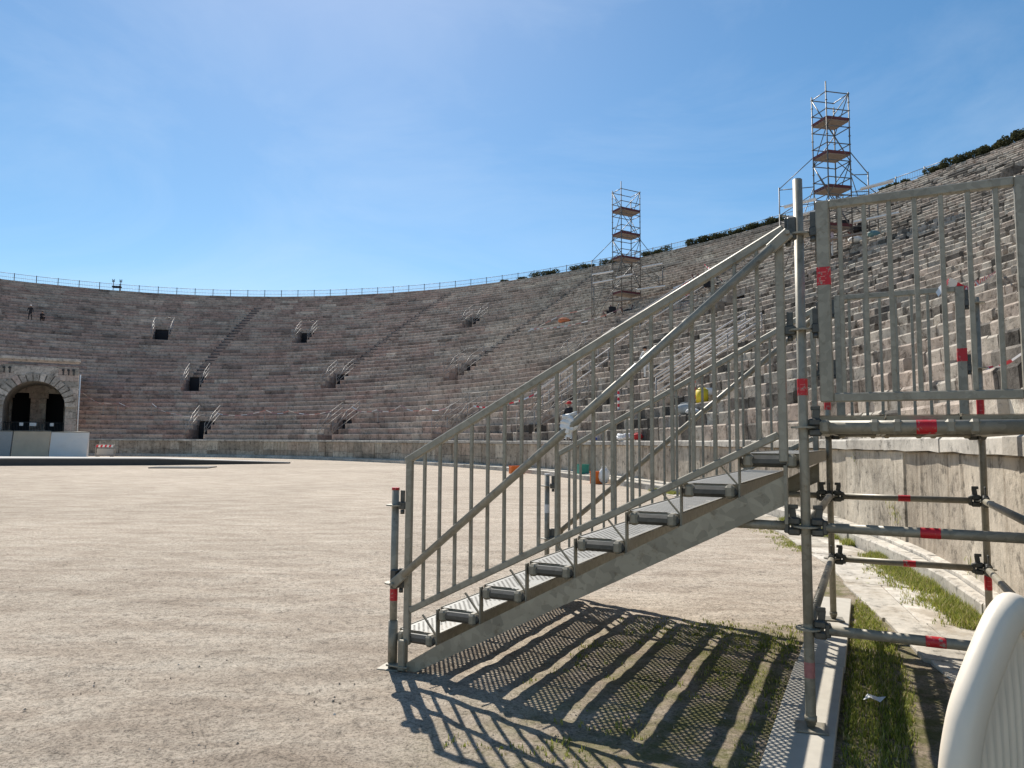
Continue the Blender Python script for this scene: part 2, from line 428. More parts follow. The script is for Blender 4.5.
    while t < T1:
        te = min(T1, t+random.uniform(.6, 1.3)); b = random.random()
        q = [P3(x, o, z)-SL for x, o, z in ((t, offt, RZ+.02), (te, offt, RZ+.02), (te, offt+3, RZ+.02), (t, offt+3, RZ+.02), (t, offt+3, 0), (te, offt+3, 0))]
        mb.raw(q, [(0, 3, 2, 1), (3, 4, 5, 2)], b); t = te
    mb.build('rim_wall', STONE, seat)
    # passage recesses
    for (t, r0, n, hw) in PASS:
        mb = MB(); o0 = (r0+.5)*TRD+.02; o1 = (r0+n+.5)*TRD+1.6; w = hw/arc(t, o0)
        zf = ZT+r0*RISE-.06; rw = slope_z
        a, b = t-w*.99, t+w*.99
        F = lambda x, o, z: P3(x, o, z)-SL
        mb.poly([F(a, o0, zf), F(b, o0, zf), F(b, o1, zf), F(a, o1, zf)], .3)
        mb.poly([F(a, o1, zf), F(b, o1, zf), F(b, o1, zf+n*RISE), F(a, o1, zf+n*RISE)], .0)
        for x in (a, b):
            for i in range(n):
                oa, ob = (r0+i+.5)*TRD+.03, (r0+i+1.5)*TRD+(.03 if i < n-1 else 1.6)
                mb.poly([F(x, oa, zf), F(x, ob, zf), F(x, ob, ZT+(r0+i+1)*RISE-.04), F(x, oa, ZT+(r0+i+1)*RISE-.04)], .25)
        # lintel over the dark doorway
        mb.poly([F(a, (r0+n+.5)*TRD+.06, ZT+(r0+n)*RISE-.08), F(b, (r0+n+.5)*TRD+.06, ZT+(r0+n)*RISE-.08), F(b, o1, ZT+(r0+n)*RISE-.08), F(a, o1, ZT+(r0+n)*RISE-.08)], .2)
        mb.build('passage_recess', STONE, seat)
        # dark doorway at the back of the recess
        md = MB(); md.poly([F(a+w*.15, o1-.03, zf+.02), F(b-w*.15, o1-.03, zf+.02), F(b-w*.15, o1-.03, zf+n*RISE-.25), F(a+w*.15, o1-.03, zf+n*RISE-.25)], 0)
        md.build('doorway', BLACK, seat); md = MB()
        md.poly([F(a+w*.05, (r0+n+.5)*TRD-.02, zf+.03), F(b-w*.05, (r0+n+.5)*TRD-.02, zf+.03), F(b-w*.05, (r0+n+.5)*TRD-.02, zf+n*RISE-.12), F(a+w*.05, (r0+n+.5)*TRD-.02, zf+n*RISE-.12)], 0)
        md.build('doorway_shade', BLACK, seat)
cavea()

# podium wall: big upright slabs, coping, ledge
pod = empty('podium_wall', (*E2(215, 0), 0), label='low wall of big streaked stone slabs with a pale coping around the arena floor', cat='stone wall')
PL = Vector(pod.location)
def podium():
    ms, mc = MB(), MB(); DOOR = (347.6, 349.3)
    t = T0
    while t < T1:
        near = t < 262
        ln = random.uniform(1.6, 3.0) if near else random.uniform(.8, 1.9); te = min(T1, t+ln/arc(t, 0))
        in_gate = GATE_T[0]+.6 < (t+te)/2 < GATE_T[1]-.6
        in_door = DOOR[0] < (t+te)/2 < DOOR[1]
        if not in_gate and not in_door:
            g = .012/arc(t, 0); f = random.uniform(-.02, .03); b = random.random()
            tiers = [(-.05, ZT-.17)] if near else [(-.05, .62+random.uniform(-.1, .1)), None]
            if not near: tiers[1] = (tiers[0][1]+.01, ZT-.17)
            for z0, z1 in tiers:
                b = random.random(); n = max(1, int(ln/.5))
                for q in range(n):
                    ta, tb = t+(te-g-t)*q/n, t+(te-g-t)*(q+1)/n
                    c = .015
                    A = [P3(x, o, z)-PL for x, o, z in ((ta, f, z0), (tb, f, z0), (tb, f, z1-c), (ta, f, z1-c), (ta, f+c, z1), (tb, f+c, z1), (ta, f+.5, z1), (tb, f+.5, z1), (ta, f+.5, z0), (tb, f+.5, z0))]
                    fs = [(1, 0, 3, 2), (2, 3, 4, 5), (5, 4, 6, 7)]
                    if q == 0: fs.append((0, 8, 6, 4, 3))
                    if q == n-1: fs.append((1, 2, 5, 7, 9))
                    ms.raw(A, fs, b)
        t = te
    t = T0
    while t < T1:
        ln = random.uniform(1.0, 2.4); te = min(T1, t+ln/arc(t, 0)); g = .012/arc(t, 0)
        if not GATE_T[0]+.6 < (t+te)/2 < GATE_T[1]-.6:
            n = max(1, int(ln/.4)); b = random.random(); top = ZT+random.uniform(-.012, .01)
            fr = [-.07+random.uniform(-.008, .008) for _ in range(n+1)]; bz = [ZT-.165+random.uniform(-.006, .012) for _ in range(n+1)]
            for q in range(n):
                ta, tb = t+(te-g-t)*q/n, t+(te-g-t)*(q+1)/n; c = .03
                A = [P3(x, o, z)-PL for x, o, z in ((ta, .2, bz[q]), (tb, .2, bz[q+1]), (ta, fr[q], bz[q]), (tb, fr[q+1], bz[q+1]), (ta, fr[q], top-c), (tb, fr[q+1], top-c), (ta, fr[q]+c, top), (tb, fr[q+1]+c, top), (ta, .7, top), (tb, .7, top))]
                fs = [(1, 0, 2, 3), (3, 2, 4, 5), (5, 4, 6, 7), (7, 6, 8, 9)]
                if q == 0: fs.append((0, 8, 6, 4, 2))
                if q == n-1: fs.append((1, 3, 5, 7, 9))
                mc.raw(A, fs, b)
        t = te
    ms.build('wall_slab', WALLST, pod); mc.build('coping', COPING, pod)
    md = MB()
    a, b = DOOR[0]-.3, DOOR[1]+.3
    for pts in ([(a, .45, 0), (b, .45, 0), (b, .45, ZT), (a, .45, ZT)],):
        md.poly([P3(*p)-PL for p in pts])
    md.build('doorway', BLACK, pod)
podium()
def led_w(t):
    xs = [196, 205, 213, 222, 232, 240, 262, 300, 420]; ys = [.14, .16, .34, .42, .6, .9, .7, .45, .4]
    return float(np.interp(t, xs, ys))
def ledge():
    mb = MB(); t = T0; root = (*E2(210, -.3), 0); RL = Vector(root)
    while t < T1:
        ln = random.uniform(.9, 1.8); te = min(T1, t+ln/arc(t, 0))
        if not GATE_T[0] < (t+te)/2 < GATE_T[1]:
            b = random.random(); g = .01/arc(t, 0); w0, w1 = -led_w(t)+random.uniform(-.015, .015), -led_w(te)+random.uniform(-.015, .015)
            z = .20+random.uniform(-.008, .01)
            for (f0, f1, k0, k1, zb, zt) in ((w0, w1, w0*.45, w1*.45, -.05, z-.012), (w0*.45-.0+.012, w1*.45+.012, .12, .12, -.05, z+.035)):
                c = .015
                A = [P3(x, o, zz)-RL for x, o, zz in ((t, f0, zb), (te-g, f1, zb), (te-g, f1, zt-c), (t, f0, zt-c), (t, f0+c, zt), (te-g, f1+c, zt), (t, k0, zt), (te-g, k1, zt), (t, k0, zb), (te-g, k1, zb))]
                mb.raw(A, [(1, 0, 3, 2), (2, 3, 4, 5), (5, 4, 6, 7), (0, 8, 6, 4, 3), (1, 2, 5, 7, 9)], b)
        t = te
    o = mb.build('stone_kerb', KERB, None, root); tag(o, kind='structure', label='two pale stone courses along the foot of the wall')
ledge()
def walkway():
    mb = MB(); t = T0; root = (*E2(205, -.8), 0); RL = Vector(root)
    while t < 236:
        ln = random.uniform(.7, 1.7); te = min(236, t+ln/arc(t, 0)); g = .015/arc(t, 0)
        oL0 = float(np.interp(t, [196, 199, 203, 208, 216, 227, 236], [-.78, -.80, -.92, -1.10, -1.13, -1.2, -.85]))
        oL1 = float(np.interp(te, [196, 199, 203, 208, 216, 227, 236], [-.78, -.80, -.92, -1.10, -1.13, -1.2, -.85]))
        oR0, oR1 = -led_w(t)-.05, -led_w(te)-.05
        sp = random.uniform(.35, .65); b = random.random()
        for (a0, a1, c0, c1) in ((oL0+random.uniform(-.06, .06), oL1+random.uniform(-.06, .06), oL0+(oR0-oL0)*sp-.008, oL1+(oR1-oL1)*sp-.008), (oL0+(oR0-oL0)*sp+.008, oL1+(oR1-oL1)*sp+.008, oR0, oR1)):
            z = .028+random.uniform(-.008, .006); b = random.random(); c = .008
            A = [P3(x, o, zz)-RL for x, o, zz in ((t, a0, -.02), (te-g, a1, -.02), (te-g, a1, z-c), (t, a0, z-c), (t, a0+c, z), (te-g, a1+c, z), (t, c0, z), (te-g, c1, z), (t, c0, -.02), (te-g, c1, -.02))]
            mb.raw(A, [(1, 0, 3, 2), (2, 3, 4, 5), (5, 4, 6, 7), (0, 8, 6, 4, 3), (1, 2, 5, 7, 9)], b)
        t = te
    o = mb.build('stone_path', PAVE, None, root); tag(o, kind='structure', label='pale worn paving slabs between the grass and the wall')
walkway()

# ------------------------------------------------------------------ stair frame of reference
P0 = Vector((-.7584, 4.8138, 0)); ROT = -math.atan2(.441, .898)
dS = Vector((.8976, -.4408, 0)); nS = Vector((.4408, .8976, 0)); LS = 2.502; WS = 2.503; LP = 1.06
def SW(s, w, z=0.): return P0+dS*s+nS*w+Vector((0, 0, z))
def to_sw(x, y):
    v = Vector((x, y, 0))-P0; return v.dot(dS), v.dot(nS)

# ------------------------------------------------------------------ arena floor: one sheet to the horizon, finely modelled near the stair
def floor():
    def axis(lo, hi, st):
        a = list(np.arange(lo, hi, st)); g = st; x = hi
        while x < 2500: a.append(x); g *= 1.22; x += g
        g = st; x = lo-st
        while x > -2500: a.insert(0, x); g *= 1.22; x -= g
        return a
    xs, ys = axis(-3.2, 5.2, .035), axis(1.2, 9.6, .035)
    nx, ny = len(xs), len(ys); vs = []; moss_shade = []
    for y in ys:
        for x in xs:
            e = min(max(0, min(x+12, 14-x, y+6, 20-y)/5), 1)
            z = 0
            if e > 0: z = e*(.016*mn.noise((x*1.7, y*1.7, 0))+.011*mn.noise((x*5, y*5, 3))+.005*mn.noise((x*15, y*15, 9)))
            vs.append((x, y, z))
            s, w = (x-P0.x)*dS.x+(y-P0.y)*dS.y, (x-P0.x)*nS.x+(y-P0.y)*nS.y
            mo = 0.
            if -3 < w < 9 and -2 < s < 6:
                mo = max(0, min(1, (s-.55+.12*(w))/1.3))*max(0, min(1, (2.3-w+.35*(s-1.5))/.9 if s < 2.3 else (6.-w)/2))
            moss_shade.append(mo)
    fs = [(j*nx+i, j*nx+i+1, (j+1)*nx+i+1, (j+1)*nx+i) for j in range(ny-1) for i in range(nx-1)]
    me = bpy.data.meshes.new('arena_floor'); me.from_pydata(vs, [], fs)
    a = me.attributes.new('moss_shade', 'FLOAT', 'POINT'); a.data.foreach_set('value', np.array(moss_shade, np.float32))
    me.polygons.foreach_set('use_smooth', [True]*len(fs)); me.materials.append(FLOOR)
    o = bpy.data.objects.new('arena_floor', me); COL.objects.link(o); tag(o, kind='structure', label='wide pale floor of compacted sandy gravel')
floor()

# pebbles and clods
def pebbles():
    mb = MB()
    for i in range(1500):
        y = 1.5+abs(random.gauss(0, 1))*6; x = random.uniform(-.75*y-1, .35*y+1.2)
        if inv_off(x, y)[0] > -1.3 and y < 30: continue
        r = random.choice((.003, .004, .005, .006, .009)); z = r*.3
        b = random.random(); n = 5
        top = [(x+math.cos(2*math.pi*k/n)*r*random.uniform(.7, 1.3), y+math.sin(2*math.pi*k/n)*r*random.uniform(.7, 1.3), z-.006) for k in range(n)]
        ap = (x, y, z+r*.35)
        mb.raw(top+[ap], [(k, (k+1) % n, n) for k in range(n)], b)
    m = stone_mat('pebble_stone', [(0, (.20, .16, .12)), (.5, (.42, .35, .27)), (1, (.7, .65, .57))], patch=0)
    tag(mb.build('pebbles', m), 'small loose stones and clods scattered over the sandy floor', kind='stuff')
pebbles()

# grass blades
def grass():
    mb = MB(); pts = []
    def tuft(x, y, h, n, z=0.):
        for _ in range(n):
            a = random.uniform(0, 6.28); bx, by = x+random.gauss(0, .012), y+random.gauss(0, .012)
            hh = h*random.uniform(.5, 1.25); w = random.uniform(.0022, .0045); l = hh*random.uniform(.2, .9)
            ca, sa = math.cos(a), math.sin(a); b = random.random()
            mb.raw([(bx-sa*w, by+ca*w, z-.004), (bx+sa*w, by-ca*w, z-.004), (bx+ca*l*.4+sa*w*.7, by+sa*l*.4-ca*w*.7, z+hh*.6), (bx+ca*l*.4-sa*w*.7, by+sa*l*.4+ca*w*.7, z+hh*.6), (bx+ca*l, by+sa*l, z+hh)],
                   [(0, 1, 2, 3), (3, 2, 4)], b)
    for i in range(60000):                       # strip between the board and the path, and the patchy ground under the stair
        s, w = random.uniform(.9, 4.2), random.uniform(-2.6, 5.5)
        if w < -.9 and s < 2.3: continue
        p = SW(s, w); x, y = p.x, p.y
        off, t = inv_off(x, y)
        if t > 300: continue
        cl = mn.noise((x*1.6, y*1.6, 5))+.5*mn.noise((x*6, y*6, 1))
        el = float(np.interp(t, [196, 199, 203, 208, 216, 227], [-.78, -.80, -.92, -1.10, -1.13, -1.2]))
        if s > 2.64 and off < el-.02:
            d = .85 if w < 2.6 else .85-(w-2.6)*.55
            d += cl*.5; h = .030
        elif s <= 2.30:
            d = (s-.8)*.15+cl*.38-.08+.30*math.exp(-((w-1.55-.1*s)/.45)**2)*min(1, max(0, s-.7)); h = .018
            if w > 1.75+.3*s: d = -1
        elif s > 2.64 and el-.02 <= off < -led_w(t)-.05:
            d = cl*.35-.22; h = .02; 
            if d > 0 and random.random() < d*.6: tuft(x, y, h, 3, .03)
            continue
        else: continue
        if random.random() < d: tuft(x, y, h*random.uniform(.7, 1.4), 4)
    for i in range(9000):                        # weeds at the foot of the kerb
        t = random.choice((random.uniform(203.5, 212), random.uniform(203.5, 212), random.uniform(214, 221), random.uniform(233, 236)))
        wl = led_w(t); o = -wl-.02-abs(random.gauss(0, .13))*(1.3 if 205 < t < 211 else .8)
        x, y = E2(t, o+nb(t)); cl = mn.noise((x*1.4, y*1.4, 8))
        if random.random() < .62+cl*1.5: tuft(x, y, .075*(1-min(.6, abs(o+wl)*1.2))*random.uniform(.7, 1.4), 5, .02)
    for i in range(2600):                        # thin line of green beside the far end of the path
        t = random.uniform(212, 228); o = float(np.interp(t, [208, 216, 227], [-1.12, -1.15, -1.22]))-abs(random.gauss(0, .14))
        x, y = E2(t, o)
        if random.random() < .45+mn.noise((x*2, y*2, 2)): tuft(x, y, .03, 4)
    for (t, z, n) in ((212.9, .60, 40), (212.6, .52, 25), (216.2, 1.22, 14), (206.5, .28, 16)):   # weeds rooted in the wall joints
        for _ in range(n):
            x, y = E2(t+random.gauss(0, .25), -.03); tuft(x, y, .07*random.uniform(.5, 1.2), 1, z+random.gauss(0, .05))
    tag(mb.build('grass', GRASSM), 'short bright green grass and weeds beside the board and the stone path', kind='stuff')
grass()

# ------------------------------------------------------------------ scaffolding parts
RT = .0242
def standard(root, s, w, z0, z1, levels, heads, collar=None, name='standard'):
    mb = MB(); mb.tube((s, w, z0), (s, w, z1), RT, 20)
    o = mb.build(name, GALV, root)
    for z in levels:
        mr = MB()                              # rosettes
        n = 24; i = len(mr.v); r0, r1 = RT, .061
        ring = [(s+math.cos(2*math.pi*k/n)*r, w+math.sin(2*math.pi*k/n)*r, z+h) for h in (-.0045, .0045) for r in (r0, r1*(1)) for k in range(n)]
        fs = []
        for k in range(n):
            k2 = (k+1) % n
            fs += [(k, n+k, n+k2, k2)[::-1], (2*n+k, 2*n+k2, 3*n+k2, 3*n+k)[::-1], (n+k, 3*n+k, 3*n+k2, n+k2)[::-1]]
        mr.raw(ring, fs); mr.build('rosette', GALV, o)
    if collar:
        mc = MB(); mc.tube((s, w, z0+.0), (s, w, collar), RT+.0065, 20)
        mc.build('base_collar', GALVD, o)
    return o
def wedge_head(mb, s, w, z, ang):
    ca, sa = math.cos(ang), math.sin(ang)
    M = Matrix.Rotation(ang, 3, 'Z')
    f = lambda d: (s+ca*d, w+sa*d)
    x, y = f(.055); mb.box((x, y, z+.026), (.062, .040, .038), M, bev=.008)
    mb.box((x, y, z-.026), (.062, .040, .038), M, bev=.008)
    x, y = f(.090); mb.box((x, y, z), (.026, .044, .070), M, bev=.006)
    x, y = f(.058); mb.box((x, y, z+.03), (.034, .008, .13), M @ Matrix.Rotation(.12, 3, 'Y'), bev=.002)
    mb.box((x, y, z+.098), (.046, .012, .022), M, bev=.003)
def ledger(root, a, b, z, tagpos=None, r=RT, mat=None, ends=(1, 1)):
    a, b = Vector((*a, z)), Vector((*b, z)); d = (b-a).normalized(); ang = math.atan2(d.y, d.x)
    mb = MB(); mb.tube(a+d*(.095 if ends[0] else 0), b-d*(.095 if ends[1] else 0), r, 18)
    o = mb.build('ledger', mat or GALVD, root)
    for e, p, an in ((ends[0], a, ang), (ends[1], b, ang+math.pi)):
        if e: mh = MB(); wedge_head(mh, p.x, p.y, z, an); mh.build('wedge_head', CAST, o)
    if tagpos is not None:
        mt = MB(); p = a+d*tagpos; mt.tube(p-d*.042, p+d*.042, r+.0012, 18, cap=False)
        mt.build('red_sticker', RED, o)
    return o
def band(root, s, w, z0, z1, r, mat=RED, name='red_sticker', marks=True):
    mb = MB(); mb.tube((s, w, z0), (s, w, z1), r, 20, cap=False); mb.build(name, mat, root)
    if marks and mat is RED:
        mm = MB()
        for k, (zz, hw) in enumerate(((.28, .010), (.62, .006))):
            zc = z0+(z1-z0)*zz; a0 = -1.9
            for q in range(4):
                a = a0+q*.22; b = a+.15; rr = r+.0008
                mm.poly([(s+math.cos(a)*rr, w+math.sin(a)*rr, zc), (s+math.cos(b)*rr, w+math.sin(b)*rr, zc), (s+math.cos(b)*rr, w+math.sin(b)*rr, zc+hw*.5), (s+math.cos(a)*rr, w+math.sin(a)*rr, zc+hw*.5)])
        mm.build('sticker_mark', MARK, root)
def base_plate(root, s, w, z, rod=.0):
    mb = MB(); mb.box((s, w, z+.004), (.15, .15, .008), Matrix.Rotation(.15, 3, 'Z'), bev=.002)
    mb.tube((s, w, z+.008), (s, w, z+.12), .019, 14)
    mb.tube((s, w, z+.035), (s, w, z+.06), .030, 10)
    mb.build('base_plate', GALVD, root)
def deck(root, s0, s1, w0, w1, ztop, name='steel_deck', first=[None], hy=.06, hc=-.062):
    """perforated plank running in +w; its own local frame is centred on its width"""
    o = None; wd = s1-s0; ln = w1-w0
    if first[0] is None or abs(first[0][1]-wd) > .002:
        h = .074; mb = MB(); x = wd/2-.003; y = ln/2
        mb.poly([(-x, -y, 0), (x, -y, 0), (x, y, 0), (-x, y, 0)], .5)
        me_top = mb
        ms = MB()
        for sx in (-1, 1):
            ms.box((sx*(x-.001), 0, -h/2-.0015), (.0025, ln, h), None)
            ms.box((sx*(x-.012), 0, -h-.0025), (.024, ln, .0025), None)
            ms.box((sx*(x-.004), 0, .003), (.006, ln, .004), None)
        for sy in (-1, 1):
            ms.box((0, sy*(y-.002), -h/2-.002), (2*x-.006, .003, h-.006), None)
        for k in range(1, 5): ms.box((0, -y+ln*k/5, -.018), (2*x-.01, .004, .030), None)
        hooks = []                                   # hooks over the support tube
        for sy in (-1, 1):
            for sx in (-1, 1):
                mh = MB(); hooks.append(mh)
                mh.box((sx*(x-.045), sy*(y+hy), hc+.002), (.050, .074, .072), None, bev=.014)
        o = me_top.build(name, DECKM, root)
        ms.build('deck_flange', GALVD, o); 
        for mh in hooks: mh.build('hook', GALVD, o)
        first[0] = (o, wd)
    else:
        o = copy_tree(first[0][0], root)
    o.location = ((s0+s1)/2, (w0+w1)/2, ztop)
    return o

A_, B_, C_, D_, E_ = .537, 1.037, 1.537, 2.037, 2.537
# ---- platform
plat = empty('scaffold_platform', SW(LS, 0), ROT, label='grey steel scaffold platform with railings at the head of the stair beside the stone wall', cat='scaffold platform')
H = LP                                     # local s measured from P1
BZ = .055
for (s, w, bz, zt) in ((0, 0, BZ, 2.832), (0, WS, BZ, 2.66), (H, WS, .0, 2.58), (H, 0, .0, 2.60)):
    o = standard(plat, s, w, bz+.02, zt, (A_, B_, C_, D_, E_), None, collar=None)
    base_plate(o, s, w, bz)
    mb = MB(); mb.tube((s, w, zt-.004), (s, w, zt+.003), RT-.003, 14); mb.build('tube_end', CAST, o)
    if (s, w) == (0, 0):
        band(o, s, w, 1.70, 1.785, RT+.0012); band(o, s, w, .30, .375, RT+.0012, PINK, 'worn_red_sticker', False)
        mc = MB(); mc.tube((s, w, .09), (s, w, .56), RT+.0009, 20, cap=False); mc.build('grimy_tube_foot', GALVD, o)
    elif (s, w) == (0, WS): band(o, s, w, 1.735, 1.835, RT+.0012)
    elif (s, w) == (H, WS): band(o, s, w, 1.68, 1.80, RT+.0012); band(o, s, w, .385, .49, RT+.0012)
for z in (A_, B_, C_):
    ledger(plat, (0, 0), (H, 0), z, tagpos={A_: .55, B_: .545, C_: .545}[z], r=.034 if z == C_ else RT)
    ledger(plat, (0, WS), (H, WS), z, tagpos={A_: .55, B_: .53, C_: None}[z])
    ledger(plat, (0, 0), (0, WS), z)
    ledger(plat, (H, 0), (H, WS), z)
for k in range(3): deck(plat, .055+k*.32, .055+k*.32+.318, .03+.03, WS-.06, C_+.062)
def guard_gate(root, w, x0=.085, x1=.995, z0=1.662, z1=2.69, n=7, post=.063):
    mb = MB()
    for x in (x0+post/2, x1-post/2): mb.bar((x, w, z0), (x, w, z1), post, .04, up=(0, 1, 0), bev=.005)
    for z in (z0+.022, z1-.022): mb.bar((x0+post, w, z), (x1-post, w, z), .038, .044, bev=.005)
    fr = mb.build('guard_frame', GALV, root)
    for k in range(n):
        m2 = MB(); x = x0+post+(x1-x0-2*post)*(.02+.98*(k+.3)/(n-.05))
        m2.bar((x, w, z0+.04), (x, w, z1-.04), .022, .022, up=(0, 1, 0), bev=.003); m2.build('baluster', GALV, fr)
    for x, sg in ((x0, -1), (x1, 1)):
        for z in (D_, E_):
            m3 = MB(); xx = x+sg*.012
            m3.box((xx+sg*.0, w, z+.0), (.04, .035, .05), bev=.006); m3.box((xx, w+.0, z+.055), (.03, .012, .10), bev=.003)
            m3.tube((xx, w, z-.05), (xx, w, z-.025), .016, 8); m3.build('clamp', CAST, fr)
    return fr
g = guard_gate(plat, -.03)
mb = MB(); mb.box((.1165, -.03, 2.30), (.0655, .0425, .092), bev=.001); mb.build('red_sticker', RED, g)
mb = MB()
for k in range(3): mb.box((.1125+random.uniform(-.008, .008), -.0525, 2.275+k*.022), (.022, .001, .004))
mb.build('sticker_mark', MARK, g)
g2 = guard_gate(plat, WS-.03, .07, .985, 1.635, 2.67)
mb = MB(); mb.box((.9535, WS-.03, 2.14), (.0655, .0425, .10), bev=.001); mb.build('red_sticker', RED, g2)

# ---- staircase
stair = empty('scaffold_staircase', SW(0, 0), ROT, label='wide galvanised steel staircase of perforated treads with railings rising from the sand', cat='metal staircase')
for (s, w, zt) in ((0, 0, 1.147), (0, WS, 1.150)):
    o = standard(stair, s, w, .02, zt, (A_, B_), None, collar=.30)
    base_plate(o, s, w, 0)
    mb = MB(); mb.tube((s, w, zt-.012), (s, w, zt+.004), RT+.0015, 14); mb.build('red_cap' if w == 0 else 'white_cap', RED if w == 0 else PALE, o)
    if w == 0: band(o, s, w, .425, .50, RT+.0012)
    else: band(o, s, w, .78, .86, RT+.0012, PALE, 'pale_sticker')
TS = lambda i: .012+.3095*i
TZ = lambda i: .237+.1665*i
for w, sg in ((0, 1), (WS, -1)):
    # stringer: a deep flat channel
    wi = w-sg*.030; mb = MB(); sl = .53
    zb = lambda s: .690+sl*(s-1.555)
    prof = [(.20, .008), (2.41, zb(2.41)), (2.41, zb(2.41)+.150), (.36, zb(.36)+.138), (.13, .055), (.12, .008)]
    th = .008
    for y in (wi-th/2, wi+th/2):
        pts = [(p[0], y, p[1]) for p in prof]; mb.poly(pts if y < wi else pts[::-1])
    for p, q in zip(prof, prof[1:]+prof[:1]): mb.poly([(p[0], wi-th/2, p[1]), (p[0], wi+th/2, p[1]), (q[0], wi+th/2, q[1]), (q[0], wi-th/2, q[1])])
    # returns of the channel
    fl = .045*sg
    mb.bar((.36, wi+fl/2, zb(.36)+.134), (2.41, wi+fl/2, zb(2.41)+.146), .045, .006, bev=0)
    mb.bar((.20, wi+fl/2, .014), (2.41, wi+fl/2, zb(2.41)+.004), .045, .006)
    st = mb.build('stringer', STRM, stair)
    mb = MB(); mb.bar((2.415, wi, 1.05), (2.415, wi, zb(2.41)+.2), .016, .05, up=(0, 1, 0)); mb.build('end_plate', GALVD, st)
    mb = MB(); mb.box((.10, wi, .10), (.05, .05, .19), bev=.006); mb.box((.07, wi, .03), (.16, .06, .012), bev=.002); mb.build('foot_bracket', GALVD, st)
    for i in range(8):
        s0, z = TS(i), TZ(i)
        mt = MB(); mt.bar((s0+.01, w+sg*.022, z-.040), (s0+.300, w+sg*.022, z-.040), .054, .058, bev=.018)
        br = mt.build('tread_bracket', CAST, st)  # dark metal paints in the shade on the bracket
        mp = MB()
        if i > 0: mp.bar((s0, w+sg*.028, z-.005), (s0, w+sg*.028, z-.27), .040, .010, up=(1, 0, 0), bev=.002)
        else: mp.bar((s0+.04, w+sg*.028, z-.05), (s0+.04, w+sg*.028, .03), .03, .035, up=(1, 0, 0), bev=.003)
        mp.build('riser_plate', GALVD, br)
        if i < 7:
            mq = MB(); mq.bar((s0+.20, w+sg*.02, z+.115), (s0+.30, w+sg*.02, z+.0), .008, .014, up=(0, 1, 0)); mq.build('strut', GALVD, br)
    # balustrade
    wr = w-sg*.005
    mb = MB(); tr = lambda s: 1.332+(s-.1)*.5335; brl = lambda s: .375+(s-.128)*.4985
    mb.bar((.112, wr, .16 if w == 0 else .2), (.112, wr, tr(.112)), .044, .036, up=(0, 1, 0), bev=.005)
    mb.bar((2.405, wr, 1.36), (2.405, wr, tr(2.405)), .044, .036, up=(0, 1, 0), bev=.005)
    mb.bar((.085, wr, tr(.085)), (2.432, wr, tr(2.432)), .038, .048, bev=.006)
    mb.bar((.134, wr, brl(.134)), (2.383, wr, brl(2.383)), .034, .040, bev=.005)
    fr = mb.build('balustrade_frame', GALV, stair)
    nb_ = 19
    for k in range(nb_):
        s = .112+(2.405-.112)*(k+1)/(nb_+1); m2 = MB()
        m2.bar((s, wr, brl(s)+.012), (s, wr, tr(s)-.018), .020, .020, up=(0, 1, 0), bev=.003); m2.build('baluster', GALV, fr)
    for (s, z) in ((.06, B_), (.06, A_+.0), (2.45, D_), (2.45, E_)):
        m3 = MB(); m3.box((s, wr, z), (.055, .036, .050), bev=.006); m3.box((s, wr, z+.055), (.032, .012, .085), bev=.003); m3.tube((s, wr, z-.055), (s, wr, z-.028), .014, 8); m3.build('clamp', CAST, fr)
    # diagonal brace, flattened ends pinned at the rosettes
    wb = w-sg*.058; a, b = Vector((.035, wb, A_+.005)), Vector((2.455, wb, E_+.0)); d = (b-a).normalized()
    mb = MB(); mb.tube(a+d*.10, b-d*.10, RT, 16)
    mb.bar(a-d*.01, a+d*.12, .020, .060, bev=.005); mb.bar(b-d*.12, b+d*.01, .020, .060, bev=.005)
    mb.tube(a+Vector((0, -.03, 0)), a+Vector((0, .03, 0)), .011, 8); mb.tube(b+Vector((0, -.03, 0)), b+Vector((0, .03, 0)), .011, 8)
    bo = mb.build('diagonal_brace', GALV, stair)
    for px_, pz_ in ((.02, A_), (LS-.03, E_)): mb = MB(); mb.box((px_, w-sg*.02, pz_+.03), (.045, .05, .12), bev=.006); mb.build('brace_pin', CAST, bo)
    ledger(stair, (2.12, w), (LS, w), B_, ends=(0, 1))
first_t = [None]
for i in range(8):
    deck(stair, TS(i)+.001, TS(i)+.309, .055, WS-.055, TZ(i), 'stair_tread', first_t, .033, -.040)
mb = MB(); mb.box((TS(5)-.02+.0, .03+.0, TZ(5)-.16), (.05, .003, .02)); 

# white plastic bag tied on the brace: skipped shape is the worker's clothing seen behind it
def bag():
    c = SW(1.245, -.06, 1.555); mb = MB(); r = random.Random(11); n, m = 10, 8; vs = []
    for j in range(m+1):
        v = j/m; rad = .016+.028*math.sin(math.pi*min(1, v*1.15))*(1-.3*v)
        for i in range(n):
            a = 2*math.pi*i/n; k = 1+r.uniform(-.28, .28); vs.append((math.cos(a)*rad*k*1.25-.01*v, math.sin(a)*rad*k*.8, .05-.125*v+r.uniform(-.006, .006)))
    mb.raw(vs, [(j*n+i, j*n+(i+1) % n, (j+1)*n+(i+1) % n, (j+1)*n+i) for j in range(m) for i in range(n)])
    o = mb.build('plastic_bag', WHT, None, c, (0, 0, ROT)); tag(o, 'crumpled white plastic bag tied round the near diagonal brace of the stair', 'plastic bag')
    m2 = MB(); m2.tube((-.03, -.03, .045), (.035, .03, .06), .012, 8); m2.tube((-.012, 0, .05), (.05, -.01, .075), .009, 6, r2=.004); m2.build('knot', WHT, o)
bag()
